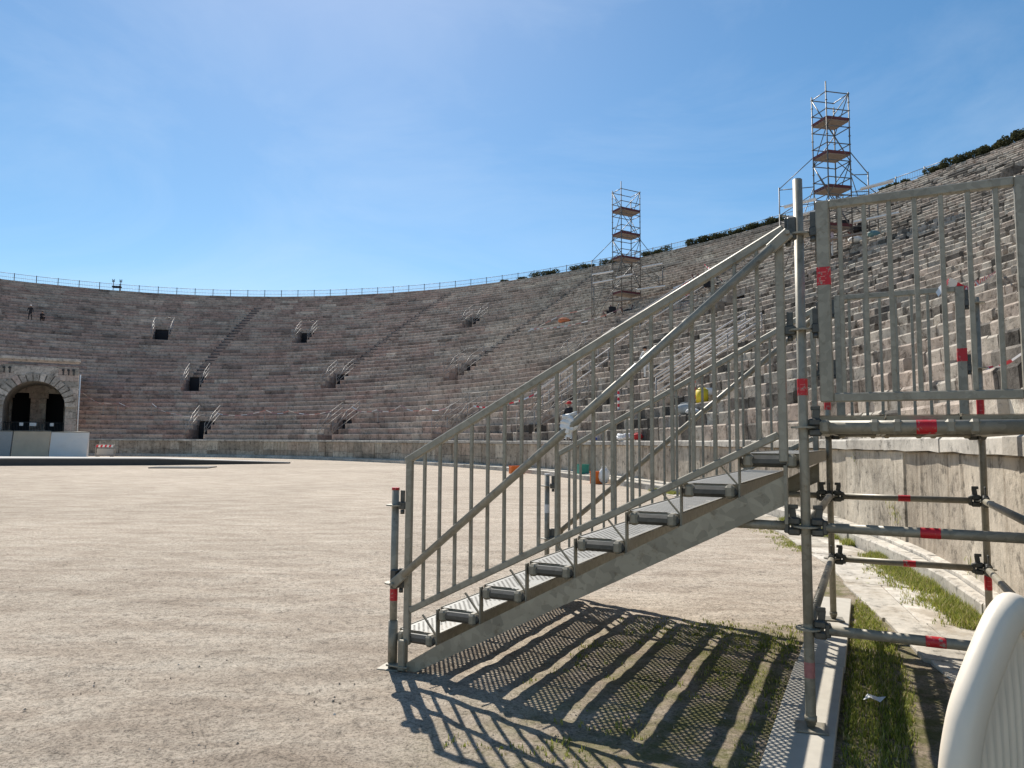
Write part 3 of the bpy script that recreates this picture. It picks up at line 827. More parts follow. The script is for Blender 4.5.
# sill board
mb = MB(); Mz = None
mb.box((0, 0, 0), (.285, 2.45, .045), bev=.004); mb.box((.004, 2.37, -.001), (.281, 2.26, .045), Matrix.Rotation(.004, 3, 'Z'), bev=.004)
bd = mb.build('sill_board', BOARD, None, SW(LS-.03, -.05, .030), (0, 0, ROT))
tag(bd, 'long pale sill board lying on the ground under the scaffold posts', 'board')

# crumpled paper scrap
mb = MB(); c = SW(3.02, -.02)
pp = [(-.06, 0, .01), (-.02, .03, .035), (.03, .02, .02), (.065, -.005, .03), (.02, -.03, .008), (-.03, -.02, .03)]
mb.raw(pp, [(0, 1, 5), (1, 2, 4, 5), (2, 3, 4)])
o = mb.build('paper_scrap', WHT, None, (2.02, 4.16, .03)); tag(o, 'torn scrap of white paper lying in the shaded grass', 'litter')

# ------------------------------------------------------------------ white plastic barrier at the right edge
def barrier():
    root = empty('plastic_barrier', (1.318, 1.95, 0), R(30), label='rounded white plastic barrier with a ribbed inner panel at the right edge', cat='plastic barrier')
    z = lambda h: h
    half = [(.37, .02), (.365, .25), (.352, .45), (.330, .66), (.297, .77), (.253, .85), (.172, .945), (.095, 1.022), (.04, 1.056)]
    outline = [(-x, zz) for x, zz in half]+[(.0, 1.066), (.045, 1.046), (.085, .998), (.12, .93), (.155, .85), (.19, .75), (.225, .60), (.255, .45), (.27, .25), (.275, .02)]
    # smooth outline
    pts = []
    n = len(outline)
    for i in range(n-1):
        p0, p1, p2, p3 = outline[max(0, i-1)], outline[i], outline[i+1], outline[min(n-1, i+2)]
        for k in range(5):
            t = k/5; f = lambda a, b, c, d: .5*((2*b)+(-a+c)*t+(2*a-5*b+4*c-d)*t*t+(-a+3*b-3*c+d)*t*t*t)
            pts.append((f(p0[0], p1[0], p2[0], p3[0]), f(p0[1], p1[1], p2[1], p3[1])))
    pts.append(outline[-1])
    cen = Vector((0, .45)); prof = []          # rim section: (inset, depth)
    for k in range(9):
        a = math.pi*k/8; prof.append((.062-.062*math.sin(a) if True else 0, -.05*math.cos(a)))
    prof = [(0.0836, -0.0172), (0.0817, -0.0290), (0.0760, -0.0350), (0.0627, -0.0383), (0.0427, -0.0383), (0.0247, -0.0350), (0.0104, -0.0277), (0.0029, -0.0165), (0.0000, -0.0053), (0.0000, 0.0053), (0.0029, 0.0165), (0.0104, 0.0277), (0.0247, 0.0350), (0.0427, 0.0383), (0.0627, 0.0383), (0.0760, 0.0350), (0.0817, 0.0290), (0.0836, 0.0172)]
    vs = []; m = len(prof)
    for i, (x, zz) in enumerate(pts):
        a = Vector(pts[max(0, i-1)]); b = Vector(pts[min(len(pts)-1, i+1)]); tn = (b-a).normalized(); nr = Vector((tn.y, -tn.x))
        if nr.dot(cen-Vector((x, zz))) < 0: nr = -nr
        for ins, dp in prof: vs.append((x+nr.x*ins, dp, max(0, zz+nr.y*ins)))
    fs = [(i*m+k, i*m+k+1, (i+1)*m+k+1, (i+1)*m+k) for i in range(len(pts)-1) for k in range(m-1)]
    mb = MB(); mb.raw(vs, fs, smooth=True); mb.build('rounded_rim', PLAST, root)
    # recessed ribbed panel
    mp = MB()
    inn = []
    for i, (x, zz) in enumerate(pts):
        a = Vector(pts[max(0, i-1)]); b = Vector(pts[min(len(pts)-1, i+1)]); tn = (b-a).normalized(); nr = Vector((tn.y, -tn.x))
        if nr.dot(cen-Vector((x, zz))) < 0: nr = -nr
        inn.append((x+nr.x*.082, max(.02, zz+nr.y*.082)))
    half_n = len(inn)//2
    top_pts = sorted([(a, b) for a, b in inn if b > .3]); topz = lambda x: float(np.interp(x, *zip(*top_pts)))
    xs = np.linspace(-.30, .235, 110)
    for sgn in (-1, 1):
        v2 = []; cols = len(xs); rows = 14
        for j in range(rows):
            for x in xs:
                tz = topz(x); zz = .02+(tz-.02)*j/(rows-1)
                rib = .007*max(0, math.sin(x*2*math.pi/.033))*min(1, (tz-zz)/.05)*(1 if zz < tz-.16 else max(0, (tz-.06-zz)/.10))
                v2.append((x, sgn*(.0165+rib), zz))
        mp.raw(v2, [(j*cols+i, j*cols+i+1, (j+1)*cols+i+1, (j+1)*cols+i) for j in range(rows-1) for i in range(cols-1)], smooth=True)
    mp.build('ribbed_panel', PLAST, root)
    mf = MB()
    for x in (-.24, .15): mf.box((x, 0, .03), (.16, .42, .06), bev=.02)
    mf.build('foot', PLAST, root)
    return root
barrier()

# ------------------------------------------------------------------ gateway at the far end of the long axis
def gateway():
    o_ = Vector((math.cos(EPH), math.sin(EPH), 0)); l_ = Vector((o_.y, -o_.x, 0))
    p = Vector((*E2(0, -.6), 0))-l_*.73
    root = empty('stone_gateway', p, math.atan2(l_.y, l_.x), label='stone gateway with one wide round arch set into the seating at the far left', cat='gateway')
    HW, TOP, AR, AZ = 3.15, 8.55, 2.25, 4.25
    rnd = random.random
    mb = MB()
    # ashlar piers: courses of blocks outside the voussoir ring
    VR = 2.95
    zc = 0.
    while zc < TOP-.75:
        h = min(.55, TOP-.7-zc)
        def xin(z):
            return VR*math.sqrt(max(0, 1-((z-AZ)/VR)**2)) if z > AZ else AR+.0
        zm = zc+h/2
        xi = xin(zm) if zc > AZ-.2 else AR
        if zm > AZ+VR: xi = 0
        for sg in (-1, 1):
            x = xi
            while x < HW-.01:
                w = min(random.uniform(.5, 1.1), HW-x)
                if HW-x-w < .25: w = HW-x
                mb.box((sg*(x+w/2), .35+random.uniform(-.015, .015), zm), (w-.012, .7, h-.012), blk=rnd(), bev=.012); x += w
        zc += h
    mb.build('ashlar_wall', GATEST, root)
    # mortar core behind, with the barrel vault
    mc = MB(); n = 24; dp = 6.
    arcp = [(AR*math.cos(math.pi*k/n), AZ+AR*math.sin(math.pi*k/n)) for k in range(n+1)]
    ring = [(AR, 0)]+arcp+[(-AR, 0)]
    for a, b in zip(ring[:-1], ring[1:]): mc.poly([(a[0], .06, a[1]), (b[0], .06, b[1]), (b[0], dp, b[1]), (a[0], dp, a[1])], .4)
    H2 = TOP-.72
    outer = [(HW-.03, 0)]+[((HW-.03) if math.pi*k/n < math.atan2(H2-AZ, HW) else ((H2-AZ)/math.tan(math.pi*k/n) if math.sin(math.pi*k/n) > .01 and math.pi*k/n < math.pi-math.atan2(H2-AZ, HW) else -(HW-.03)), min(H2, AZ+abs(math.tan(math.pi*k/n))*(HW-.03)) if abs(math.cos(math.pi*k/n)) > .001 else H2) for k in range(n+1)]+[(-(HW-.03), 0)]
    outer = [(max(-(HW-.03), min(HW-.03, x)), z) for x, z in outer]
    for i in range(len(ring)-1):
        a, b, c, d = ring[i], ring[i+1], outer[i+1], outer[i]
        mc.poly([(a[0], .08, a[1]), (b[0], .08, b[1]), (c[0], .08, c[1]), (d[0], .08, d[1])], .1)
    for sg in (-1, 1): mc.poly([(sg*(HW-.02), .1, 0), (sg*(HW-.02), dp+4, 0), (sg*(HW-.02), dp+4, H2), (sg*(HW-.02), .1, H2)], .4)
    mc.poly([(-HW, .1, H2), (HW, .1, H2), (HW, dp+6, H2), (-HW, dp+6, H2)], .5)
    mc.build('vault', GATEST, root)
    mv = MB(); nv = 17
    for k in range(nv):
        a0, a1 = math.pi*k/nv+.014, math.pi*(k+1)/nv-.014; ro = VR+random.uniform(-.05, .12); vs = []
        for y in (-.14, .7):
            for a, r in ((a0, AR-.01), (a1, AR-.01), (a1, ro), (a0, ro)): vs.append((r*math.cos(a), y, AZ+r*math.sin(a)))
        mv.raw(vs, [(0, 1, 2, 3), (0, 4, 5, 1), (2, 6, 7, 3), (1, 5, 6, 2), (0, 3, 7, 4)], rnd())
    mv.build('voussoir_arch', GATEST, root)
    mk = MB()
    x = -HW-.1
    while x < HW+.1:
        w = min(random.uniform(.9, 1.7), HW+.12-x); mk.box((x+w/2, .3, TOP-.12), (w-.01, 1.0, .24), blk=.9+.1*rnd(), bev=.02); x += w
    mk.box((0, .32, TOP-.29), (2*HW+.06, .86, .11), blk=.6, bev=.02)
    mk.build('cornice', GATEST, root)
    mf = MB(); mf.box((.0, -.02, TOP-1.2), (3.2, .05, .75), blk=.95, bev=.01); mf.build('frieze_panel', GATEST, root)
    ms = MB()
    for g0 in (-2.75, 1.95):
        for q in range(3):
            x = g0+q*.4; ms.tube((x, -.04, TOP-1.0), (x, -.12, TOP-1.0), .11, 8); ms.bar((x+.03, -.06, TOP-1.05), (x+.02, -.06, TOP-1.45), .05, .09, up=(1, 0, 0))
    ms.build('stone_bracket', IRON, root)
    # inner wall with two doorways
    mi = MB(); z = 0.
    doors = ((-2.05, -.62), (.62, 2.05)); DT = 5.8
    while z < 6.6:
        h = .48; zm = z+h/2; x = -AR
        while x < AR-.02:
            w = random.uniform(.5, 1.1); nx = min(AR, x+w); inside = False
            for a, b in doors:
                rr = (b-a)/2; c = (a+b)/2
                top = DT; eff = rr if zm < DT-rr else rr*math.sqrt(max(0, 1-((zm-DT+rr)/rr)**2))
                if zm < top:
                    lo, hi = c-eff, c+eff
                    if x < lo < nx: nx = lo
                    elif lo-.01 <= x < hi: inside = True; nx = hi
            if not inside: mi.box(((x+nx)/2, dp+.3, zm), (nx-x-.008, .5, h-.01), blk=.6+.4*rnd(), bev=.01)
            x = nx
        z += h
    mi.build('inner_wall', GATEST, root)
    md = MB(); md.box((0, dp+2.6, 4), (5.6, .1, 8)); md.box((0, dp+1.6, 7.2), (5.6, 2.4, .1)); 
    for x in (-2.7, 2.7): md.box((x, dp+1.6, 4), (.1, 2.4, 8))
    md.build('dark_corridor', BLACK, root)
    # iron fence with notices
    mg = MB()
    for z in (.3, 1.7, 2.9): mg.tube((-2.2, 1.2, z), (2.2, 1.2, z), .035, 6)
    for k in range(40): mg.tube((-2.2+k*4.4/39, 1.2, .1), (-2.2+k*4.4/39, 1.2, 3.0), .022, 5)
    fe = mg.build('iron_gate', IRON, root)
    for x, w in ((-.95, .28), (-.1, .5), (1.3, .28)):
        m2 = MB(); m2.box((x, 1.14, 2.75), (w, .02, .28)); m2.build('notice', WHT, fe)
    mp = MB(); mp.tube((HW+.12, -.05, 1.4), (HW+.12, -.05, 7.2), .06, 10); mp.build('white_downpipe', WHT, root)
    return root
gateway()

# ------------------------------------------------------------------ ramps, barrier and stage before the gateway
def sheet_block(name, xa, ya, xb, yb, h, back, mat, label, cat):
    root = empty(name, (xa, ya, 0), math.atan2(yb-ya, xb-xa), label=label, cat=cat); w = math.hypot(xb-xa, yb-ya)
    nx, nz = 14, 8; vs = []
    for j in range(nz+1):
        for i in range(nx+1):
            u, v = i/nx, j/nz
            vs.append((u*w, v*back+.05*mn.noise((u*4, v*3, w)), v*h+.03*mn.noise((u*5, v*4, 3+w))*v))
    mb = MB(); mb.raw(vs, [(j*(nx+1)+i, j*(nx+1)+i+1, (j+1)*(nx+1)+i+1, (j+1)*(nx+1)+i) for j in range(nz) for i in range(nx)])
    for u in (0, w): mb.poly([(u, 0, 0), (u, back+.06, 0), (u, back+.06, h), (u, back, h)])
    mb.poly([(0, back, h), (w, back, h), (w, back+.06, h), (0, back+.06, h)]); mb.poly([(0, back+.06, 0), (w, back+.06, 0), (w, back+.06, h), (0, back+.06, h)])
    mb.build('sloping_sheet', mat, root)
    m2 = MB(); m2.tube((0, back, h+.02), (w, back, h+.02), .04, 8); m2.build('top_rail', GALVD, root)
    return root
sheet_block('white_hoarding', -37.95, 59.9, -34.75, 59.7, 2.05, .2, WTARP, 'white sheeted hoarding standing just right of the far gateway opening', 'hoarding')
sheet_block('beige_hoarding', -41.2, 60.1, -38.05, 59.95, 2.1, .2, TARP, 'dusty beige hoarding in front of the far gateway arch', 'hoarding')
sheet_block('grey_hoarding', -46.5, 60.2, -41.3, 60.1, 2.1, .2, GREYM, 'pale grey hoarding at the left edge below the gateway', 'hoarding')
root = empty('striped_barrier', (-34.4, 61.8, 0), 0, label='small red and white striped barrier standing against the dark doorway by the white hoarding', cat='barrier')
mb = MB(); mb.path([(-.8, 0, .15), (-.8, 0, 1.05), (.7, 0, 1.05), (.85, 0, .9), (.85, 0, .3), (.7, 0, .15), (-.8, 0, .15)], .035); mb.build('tube_frame', RAILM, root)
mb = MB()
for k in range(8): mb.poly([(-.78+k*.18, -.03, .82), (-.60+k*.18, -.03, .82), (-.54+k*.18, -.03, 1.02), (-.72+k*.18, -.03, 1.02)], 0. if k % 2 else 1.)
mb.build('striped_board', TAPE, root)
mb = MB(); mb.box((0, 0, .45), (1.4, .02, .5)); mb.build('mesh_panel', GREYM, root)
for x in (-.6, .6):
    mb = MB(); mb.box((x, 0, .05), (.1, .5, .05)); mb.build('foot', IRON, root)

def stage():
    front = [(-75, 37.), (-27.9, 39.6), (-20.5, 42.2), (-14.3, 47.0)]
    back = [(-77, 40.5), (-30.5, 43.5), (-21.6, 45.), (-14.3, 47.3)]
    h = [.42, .42, .40, .10]
    mt, ms = MB(), MB()
    for i in range(3):
        a, b, c, d = front[i], front[i+1], back[i+1], back[i]
        mt.poly([(*a, h[i]), (*b, h[i+1]), (*c, h[i+1]), (*d, h[i])])
        ms.poly([(a[0], a[1]+.01, .0), (b[0], b[1]+.01, .0), (b[0], b[1]+.01, h[i+1]-.05), (a[0], a[1]+.01, h[i]-.05)])
        mt.poly([(*a, h[i]-.05), (*b, h[i+1]-.05), (*b, h[i+1]), (*a, h[i])])
    ms.poly([(*front[3], 0), (*back[3], 0), (*back[3], .1), (*front[3], .1)])
    root = empty('low_stage', (0, 0, 0), label='long low dark edged stage platform on the sand at far left', cat='stage')
    mt.build('stage_top', STAGET, root); ms.build('dark_side', DARKW, root)
    mb = MB(); mb.box((0, 0, .03), (2.9, 2.0, .06), Matrix.Rotation(.15, 3, 'Z'), bev=.02)
    o = mb.build('floor_hatch', DARKW, None, (-17.3, 38.6, 0)); tag(o, 'flat dark hatch plate on the sand in front of the low stage', 'hatch')
stage()

# ------------------------------------------------------------------ rim fence
def rim_fence():
    root = empty('rim_fence', (*E2(320, DEP), RZ), label='thin metal railing running along the top rim of the seating', cat='railing'); RL = Vector(root.location)
    mr = MB(); off = NR*TRD+.9; t = 262.; prev = None; pts = []
    while t < 372:
        pts.append(t); t += 2.35/arc(t, off)
    for a, b in zip(pts[:-1], pts[1:]):
        for h in (.12, .58, 1.06): mr.tube(P3(a, off, RZ+h)-RL, P3(b, off, RZ+h)-RL, .022 if h < 1 else .028, 5)
        for q in range(1, 12):
            x = a+(b-a)*q/12; mr.tube(P3(x, off, RZ+.1)-RL, P3(x, off, RZ+1.04)-RL, .008, 4, cap=False)
    mr.build('rail', RAILM, root)
    for k, a in enumerate(pts[:100]):
        mp = MB(); mp.tube(P3(a, off, RZ)-RL, P3(a, off, RZ+1.15)-RL, .05, 6); mp.build('post', TOWM, root)
rim_fence()

# ------------------------------------------------------------------ shrubs on the rim
def shrub(t, w, h, label, off=None, seed=0, zr=None):
    off = NR*TRD+.2 if off is None else off; base = P3(t, off, RZ if zr is None else zr)
    tn = (P3(t+.1, off, 0)-P3(t-.1, off, 0)).normalized(); ang = math.atan2(tn.y, tn.x)
    root = empty('shrub', base, ang, label=label, cat='shrub', group='dark shrubs along the rim')
    r = random.Random(seed+int(t*10)); mb = MB(); n = int(900*w*h/2)+350
    nl = max(3, int(w*2.2)); lob = [((q+.5-nl/2)/nl*w*1.02+r.uniform(-.1, .1), r.uniform(-.2, .2), r.uniform(.28, .55)*h, r.uniform(.34, .46)) for q in range(nl)]
    for i in range(n):
        lx, ly, lz, lr = r.choice(lob); d = Vector((r.gauss(0, 1), r.gauss(0, 1), r.gauss(0, 1))).normalized()*r.uniform(.55, 1.05)
        p = Vector((lx+d.x*lr, ly+d.y*lr*1.3, max(.02, lz+d.z*lr*min(1, h))))
        a = Vector((r.gauss(0, 1), r.gauss(0, 1), r.gauss(0, 1))).normalized(); b = a.orthogonal().normalized(); s = r.uniform(.05, .11)
        mb.poly([p-a*s, p-b*s*.5, p+a*s, p+b*s*.5], r.random())
    mb.build('leaves', SHRUBM, root)
    mb = MB(); 
    for lx, ly, lz, lr in lob: mb.tube((lx*.4, ly*.4, -.1), (lx, ly, lz), .05, 5, r2=.02)
    mb.build('stem', IRON, root)
SH = [(303., .9, .55, 'smallest low dark shrub on the rim, leftmost of the shrubs'), (300.8, 1.5, .6, 'small low dark shrub on the rim, second from the left'),
      (298.0, 3.6, 1.25, 'broad dark shrub on the rim, well left of the nearer-left scaffold tower'), (293.6, 3.3, 1.3, 'dark sloping shrub on the rim beside the left guy frame of the smaller scaffold tower'),
      (290.2, 3.0, 1.6, 'brownish dark shrub on the rim partly behind the smaller scaffold tower'), (285.6, 3.3, 1.3, 'rounded dark shrub on the rim just right of the smaller scaffold tower'),
      (281.4, 2.6, 1.9, 'tallest left end clump of the long shrub row between the two towers'), (279.9, 2.8, 1.35, 'second clump of the long shrub row between the towers'),
      (278.4, 2.8, 1.4, 'third clump of the long shrub row between the towers'), (276.9, 2.9, 1.5, 'fourth clump of the long shrub row between the towers'),
      (275.4, 2.8, 1.5, 'fifth clump of the long shrub row between the towers'), (274., 2.4, 1.3, 'right end clump of the long shrub row next to the taller tower'),
      (265.5, 2.2, .9, 'lone low dark shrub on the rim above the platform railing, right of the taller tower'),
      (262.75, 1.5, 1.2, 'left end clump of the rim shrubs in the upper right corner'), (261.9, 2.0, 1.5, 'second clump of the rim shrubs in the upper right corner'),
      (260.7, 2.2, 1.7, 'third clump of the rim shrubs in the upper right corner'), (259.6, 2.2, 1.8, 'fourth clump of the rim shrubs in the upper right corner'),
      (258.4, 2.2, 1.9, 'fifth clump of the rim shrubs, cut by the right edge of the picture'), (257.2, 2.4, 1.9, 'last clump of the rim shrubs, beyond the right edge')]
for i, (t, w, h, lb) in enumerate(SH): shrub(t, w*1.02, h*.58, lb, seed=i*13)

# ------------------------------------------------------------------ scaffold towers
def tier_ground(x, y):
    off, t = inv_off(x, y); return ZT+max(0, math.floor(off/TRD-.5)+1)*RISE
def tower(name, near, u, v, plats, ztop, bays, label, seed):
    r = random.Random(seed); c = [Vector((*near, 0)), Vector((near[0]+u[0], near[1]+u[1], 0)), Vector((near[0]+u[0]+v[0], near[1]+u[1]+v[1], 0)), Vector((near[0]+v[0], near[1]+v[1], 0))]
    root = empty('scaffold_tower', (*c[0].xy, tier_ground(*c[0].xy)), label=label, cat='scaffold tower'); RL = Vector(root.location)
    zb = [tier_ground(p.x, p.y) for p in c]
    tops = [ztop+.5, ztop, ztop-.35, ztop+.1]
    def T(a, b, rad=.034, n=6, mb=None): mb.tube(Vector(a)-RL, Vector(b)-RL, rad, n)
    for k in range(4):
        mb = MB(); T((*c[k].xy, zb[k]), (*c[k].xy, tops[k]), .038, 7, mb)
        z = ztop-.1
        while z > zb[k]+.3: mb.tube(Vector((*c[k].xy, z-.01))-RL, Vector((*c[k].xy, z+.01))-RL, .075, 7); z -= .5
        o = mb.build('standard', TOWM, root); m2 = MB(); m2.box(Vector((*c[k].xy, zb[k]+.03))-RL, (.25, .25, .05)); m2.build('base_plate', GALVD, o)
    zl = min(zb)+.8; lev = []
    z = ztop-.1
    while z > max(zb)+.4: lev.append(z); z -= 1.0
    for z in lev:
        mb = MB()
        for k in range(4): T((*c[k].xy, z), (*c[(k+1) % 4].xy, z), .03, 6, mb)
        mb.build('ledger_frame', TOWM, root)
    for i in range(0, len(lev)-1, 2):
        z1, z0 = lev[i], lev[min(i+2, len(lev)-1)]
        for k in range(4):
            a, b = c[k], c[(k+1) % 4]
            if (i//2+k) % 2: a, b = b, a
            mb = MB(); T((*a.xy, z0), (*b.xy, z1), .028, 6, mb); mb.build('diagonal_brace', TOWM, root)
    for q, z in enumerate(plats):
        mb = MB(); uu = (c[1]-c[0]).normalized(); vv = (c[3]-c[0]); lw = vv.length; vv = vv.normalized(); ul = (c[1]-c[0]).length
        nb2 = 5
        for k in range(nb2):
            p = c[0]+vv*(lw*(k+.5)/nb2); mb.bar(Vector((*p.xy, z))-RL-uu*.0, Vector((*(p+uu*ul).xy, z))-RL, lw/nb2-.012, .06)
        po = mb.build('work_platform', PLANK, root)
        mt = MB()
        for k in range(4):
            a, b = c[k], c[(k+1) % 4]; mt.bar(Vector((*a.xy, z+.10))-RL, Vector((*b.xy, z+.10))-RL, .035, .17)
        mt.build('toe_board', TOE, po)
    for (k, d, zt, zl2) in bays:                 # outrigger bays and rakers
        p = c[k]+Vector((*d, 0)); g = tier_ground(p.x, p.y); mb = MB()
        T((*p.xy, g), (*p.xy, zt), .036, 7, mb)
        mb.build('outrigger_standard', TOWM, root)
        mb = MB()
        T((*p.xy, zt-.1), (*c[k].xy, zl2), .026, 6, mb); z = zt-.15
        while z > max(g, zb[k])+.2: T((*p.xy, z), (*c[k].xy, z), .026, 6, mb); z -= 1.0
        T((*p.xy, g+.3), (*c[k].xy, zt-.15), .024, 6, mb)
        mb.build('outrigger_brace', TOWM, root)
    return root, c
def polar(px_az, D, base=None): return None
# lateral (right) and forward unit vectors seen from the arena floor
def frame(x, y): f = Vector((x, y)).normalized(); return Vector((f.y, -f.x)), f
n1 = Vector((8.80, 57.9)); r1, f1 = frame(*n1)
u1 = r1*1.53+f1*1.2; v1 = -r1*.72+f1*1.05
tw1, c1 = tower('t1', n1, u1, v1, (20.5, 18.5, 16.5, 13.6), 22.3,
    [(3, tuple(-r1*1.7-f1*.3), 16.5, 18.2), (0, tuple(-r1*2.2-f1*.8), 15.0, 17.0), (1, tuple(r1*1.8+f1*.2), 15.9, 18.2), (2, tuple(r1*2.3+f1*.8), 15.6, 17.0)], 'smaller more distant scaffold tower with two open platforms above the far rim', 3)
n2 = Vector((17.85, 38.9)); n2 = Vector((17.88, 40.20))
r2, f2 = frame(*n2); u2 = r2*1.18+f2*.85; v2 = -r2*.78+f2*.95
tw2, c2 = tower('t2', n2, u2, v2, (20.03, 18.03, 16.03, 13.8), 21.75,
    [(3, tuple(-r2*1.9-f2*.2), 16.6, 18.2), (0, tuple(-r2*2.6-f2*.6), 14.6, 16.2), (1, tuple(r2*.9+f2*.3), 17.0, 18.2), (2, tuple(r2*2.2+f2*.8), 16.2, 18.2)], 'taller nearer scaffold tower with three open platforms above the steel post', 5)
# planks lying over the lower frames and stacked gear under each tower
for tw, c, rr, ff, lb in ((tw1, c1, r1, f1, 'smaller'), (tw2, c2, r2, f2, 'taller')):
    RL = Vector(tw.location)
    for k, (dx, dz, ln) in enumerate(((-1.9, 3.6, 1.7), (-1.9, 2.9, 1.6), (2.0, 4.1, 1.6), (1.9, 2.3, 2.2), (-.2, 3.3, 1.3), (.2, 1.4, 2.4))):
        a = Vector((*(c[0].xy+rr*(dx-ln/2+.4)+ff*.1), tw.location.z+dz-.5)); b = a+Vector((*(rr*ln), .25))
        mb = MB(); a -= Vector((*(ff*.9), 0)); b -= Vector((*(ff*.9), 0)); mb.bar(a-RL, b-RL, .3, .09); mb.build('loose_plank', WHT if k != 5 else PLANK, tw)  # white stands for sunlight on the plank edges, put into the colour

# ------------------------------------------------------------------ railings over the passages
def passage_railing(t, row, n, hw, label, grp='steel railings over the seating passages'):
    base = P3(t, (row+.5)*TRD, ZT+row*RISE); root = empty('passage_railing', base, 0, label=label, cat='railing', group=grp); RL = Vector(root.location)
    for sg in (-1, 1):
        off0 = (row+.6)*TRD; tt = t+sg*hw/arc(t, off0)
        mb = MB(); n2 = n
        f = lambda q, h: P3(t+sg*(hw+.05)/arc(t, off0), (row+.6+q)*TRD, ZT+(row+1+q)*RISE+h)-RL
        for h in (.15, .58, 1.0): mb.tube(f(0, h), f(n2, h), .022, 5)
        for q in (0, n2/2, n2): mb.tube(f(q, -.1), f(q, 1.02), .024, 5)
        mb.tube(f(0, .15), f(n2/2, 1.05), .02, 5)
        mb.build('side_rail', RAILM, root)
    mb = MB(); g = lambda sg: P3(t+sg*(hw+.05)/arc(t, 10), (row+.6+n)*TRD, ZT+(row+1+n)*RISE+1.0)-RL
    mb.tube(g(-1), g(1), .02, 5); mb.build('top_rail', RAILM, root)
VL = {346.05: 'railing round the upper left passage opening, high above the gateway side', 324.7: 'railing round the upper passage left of the picture middle', 300.3: 'railing round the uppermost passage nearest the smaller tower side',
      336.9: 'railing over the middle height passage right of the gateway', 312.1: 'railing over the middle height passage in the left half, under a straight aisle', 291.: 'railing over the middle height passage just left of the stair handrail',
      274.5: 'railing over the middle height passage seen just above the stair handrail', 329.4: 'railing over the lowest passage right of the gateway', 301.: 'railing over the lowest passage left of the stair foot',
      277.4: 'railing over the lowest passage behind the lower end of the stair handrail', 261.5: 'railing over the lowest passage beside the worker in a red cap'}
for (t, r0, n, hw) in PASS:
    if t in VL: passage_railing(t, r0, n, hw, VL[t])
RAILB = simple('sunlit_pale_tube', (.80, .74, .68), .5)  # sunlight put into the colour, paler than the railing steel
def handrail(pts, label, hts=(.45, 1.0), step=1.6):
    P = [Vector(p) for p in pts]; root = empty('aisle_handrail', P[0], 0, label=label, cat='handrail', group='long steel handrails beside the aisles'); RL = P[0]
    mb = MB()
    for h in hts:
        for a, b in zip(P[:-1], P[1:]): mb.tube(a-RL+Vector((0, 0, h)), b-RL+Vector((0, 0, h)), .038, 5)
    mb.build('rail', RAILB, root)
    d = (P[-1]-P[0]).length; n = max(2, int(d/step))
    for k in range(n+1):
        p = P[0].lerp(P[-1], k/n) if len(P) == 2 else P[min(len(P)-1, k*len(P)//(n+1))]
        m2 = MB(); m2.tube(p-RL-Vector((0, 0, .3)), p-RL+Vector((0, 0, hts[-1])), .032, 5); m2.build('post', RAILM, root)
def tp(t, row): return P3(t, (row+.5)*TRD, slope_z(row+1))
handrail([tp(268.3, 4.), tp(270.6, 14)], 'long steel handrail climbing left of the red capped worker, lower flight')
handrail([tp(266.2, 3.5), tp(268.4, 14)], 'second long steel handrail right beside the lower flight, nearer the worker')
handrail([tp(270.4, 15), tp(270.6, 24)], 'long steel handrail of the upper flight below the red taped heap')
handrail([tp(268.6, 15), tp(268.6, 24)], 'right hand handrail of the upper flight below the red taped heap')
handrail([tp(263.8, 3.), tp(265.2, 9)], 'short steel handrail directly above the red capped worker')
handrail([tp(250.5, 3.5), tp(251.2, 10)], 'steel handrail climbing the seating between the stair top and the steel post', (.4, .7, 1.0))
handrail([tp(247.5, 2.5), tp(248.2, 9)], 'steel handrail seen just left of the steel post low on the seating', (.4, .7, 1.0))

# ------------------------------------------------------------------ tapes, posts, small things
def tape(pts, label, w=.08, seg=.45, sag=.0, hang=None):
    mb = MB(); root = Vector(pts[0]); k = 0
    P = [Vector(p) for p in pts]
    for a, b in zip(P[:-1], P[1:]):
        n = max(2, int((b-a).length/seg)); 
        for q in range(n):
            u0, u1 = q/n, (q+1)/n; f = lambda u: a.lerp(b, u)-Vector((0, 0, sag*4*u*(1-u)))
            p0, p1 = f(u0)-root, f(u1)-root; tw = Vector((.01*math.sin(k), .02*math.cos(k*1.3), w/2))
            th = Vector((.004, .004, 0))
            for s_ in (0, 1):
                mb.poly([p0-tw+th*s_, p1-tw+th*s_, p1+tw+th*s_, p0+tw+th*s_], float(k % 2)); 
            k += 1
    o = mb.build('barrier_tape', FTAPE if w < .055 and seg > .5 else TAPE, None, root); tag(o, label, 'barrier tape'); return o
def ht(t, row, h=.9): return P3(t, (row+.5)*TRD, slope_z(row+1)+h)
tape([ht(356, 10.2, .1), ht(351.3, 6.2, .2), ht(350, 5, .7), ht(347.3, 5, .75), ht(345, 5, .4)], 'red and white tape sloping down from the gateway pipe to two small posts', 0.035, .7, .1)
tape([ht(341, 4.6, .9), ht(335.3, 2.7, .7), ht(329.5, 2.7, .7)], 'red and white tape sagging left of the lowest passage right of the gateway', 0.035, .7, .25)
tape([ht(327, 2.8, .7), ht(316.8, 2.7, 1.0), ht(312, 2.7, .9), ht(303, 2.4, .9)], 'pale tape strung low on the seating between the two lowest left passages', .05, .7, .3)
tape([ht(299, 2.6, 1.1), ht(293.5, 2.3, .9), ht(289, 2.4, 1.1), ht(284, 2.3, .8), ht(279, 2.3, 1.)], 'pale tape strung low on the seating left of the stair handrail foot', .05, .7, .3)
tape([ht(275, 2.2, .8), ht(270, 2.4, .7), ht(266.5, 3.6, .8)], 'red and white tape on the lowest rows behind the stair handrail', .09, .35, .15)
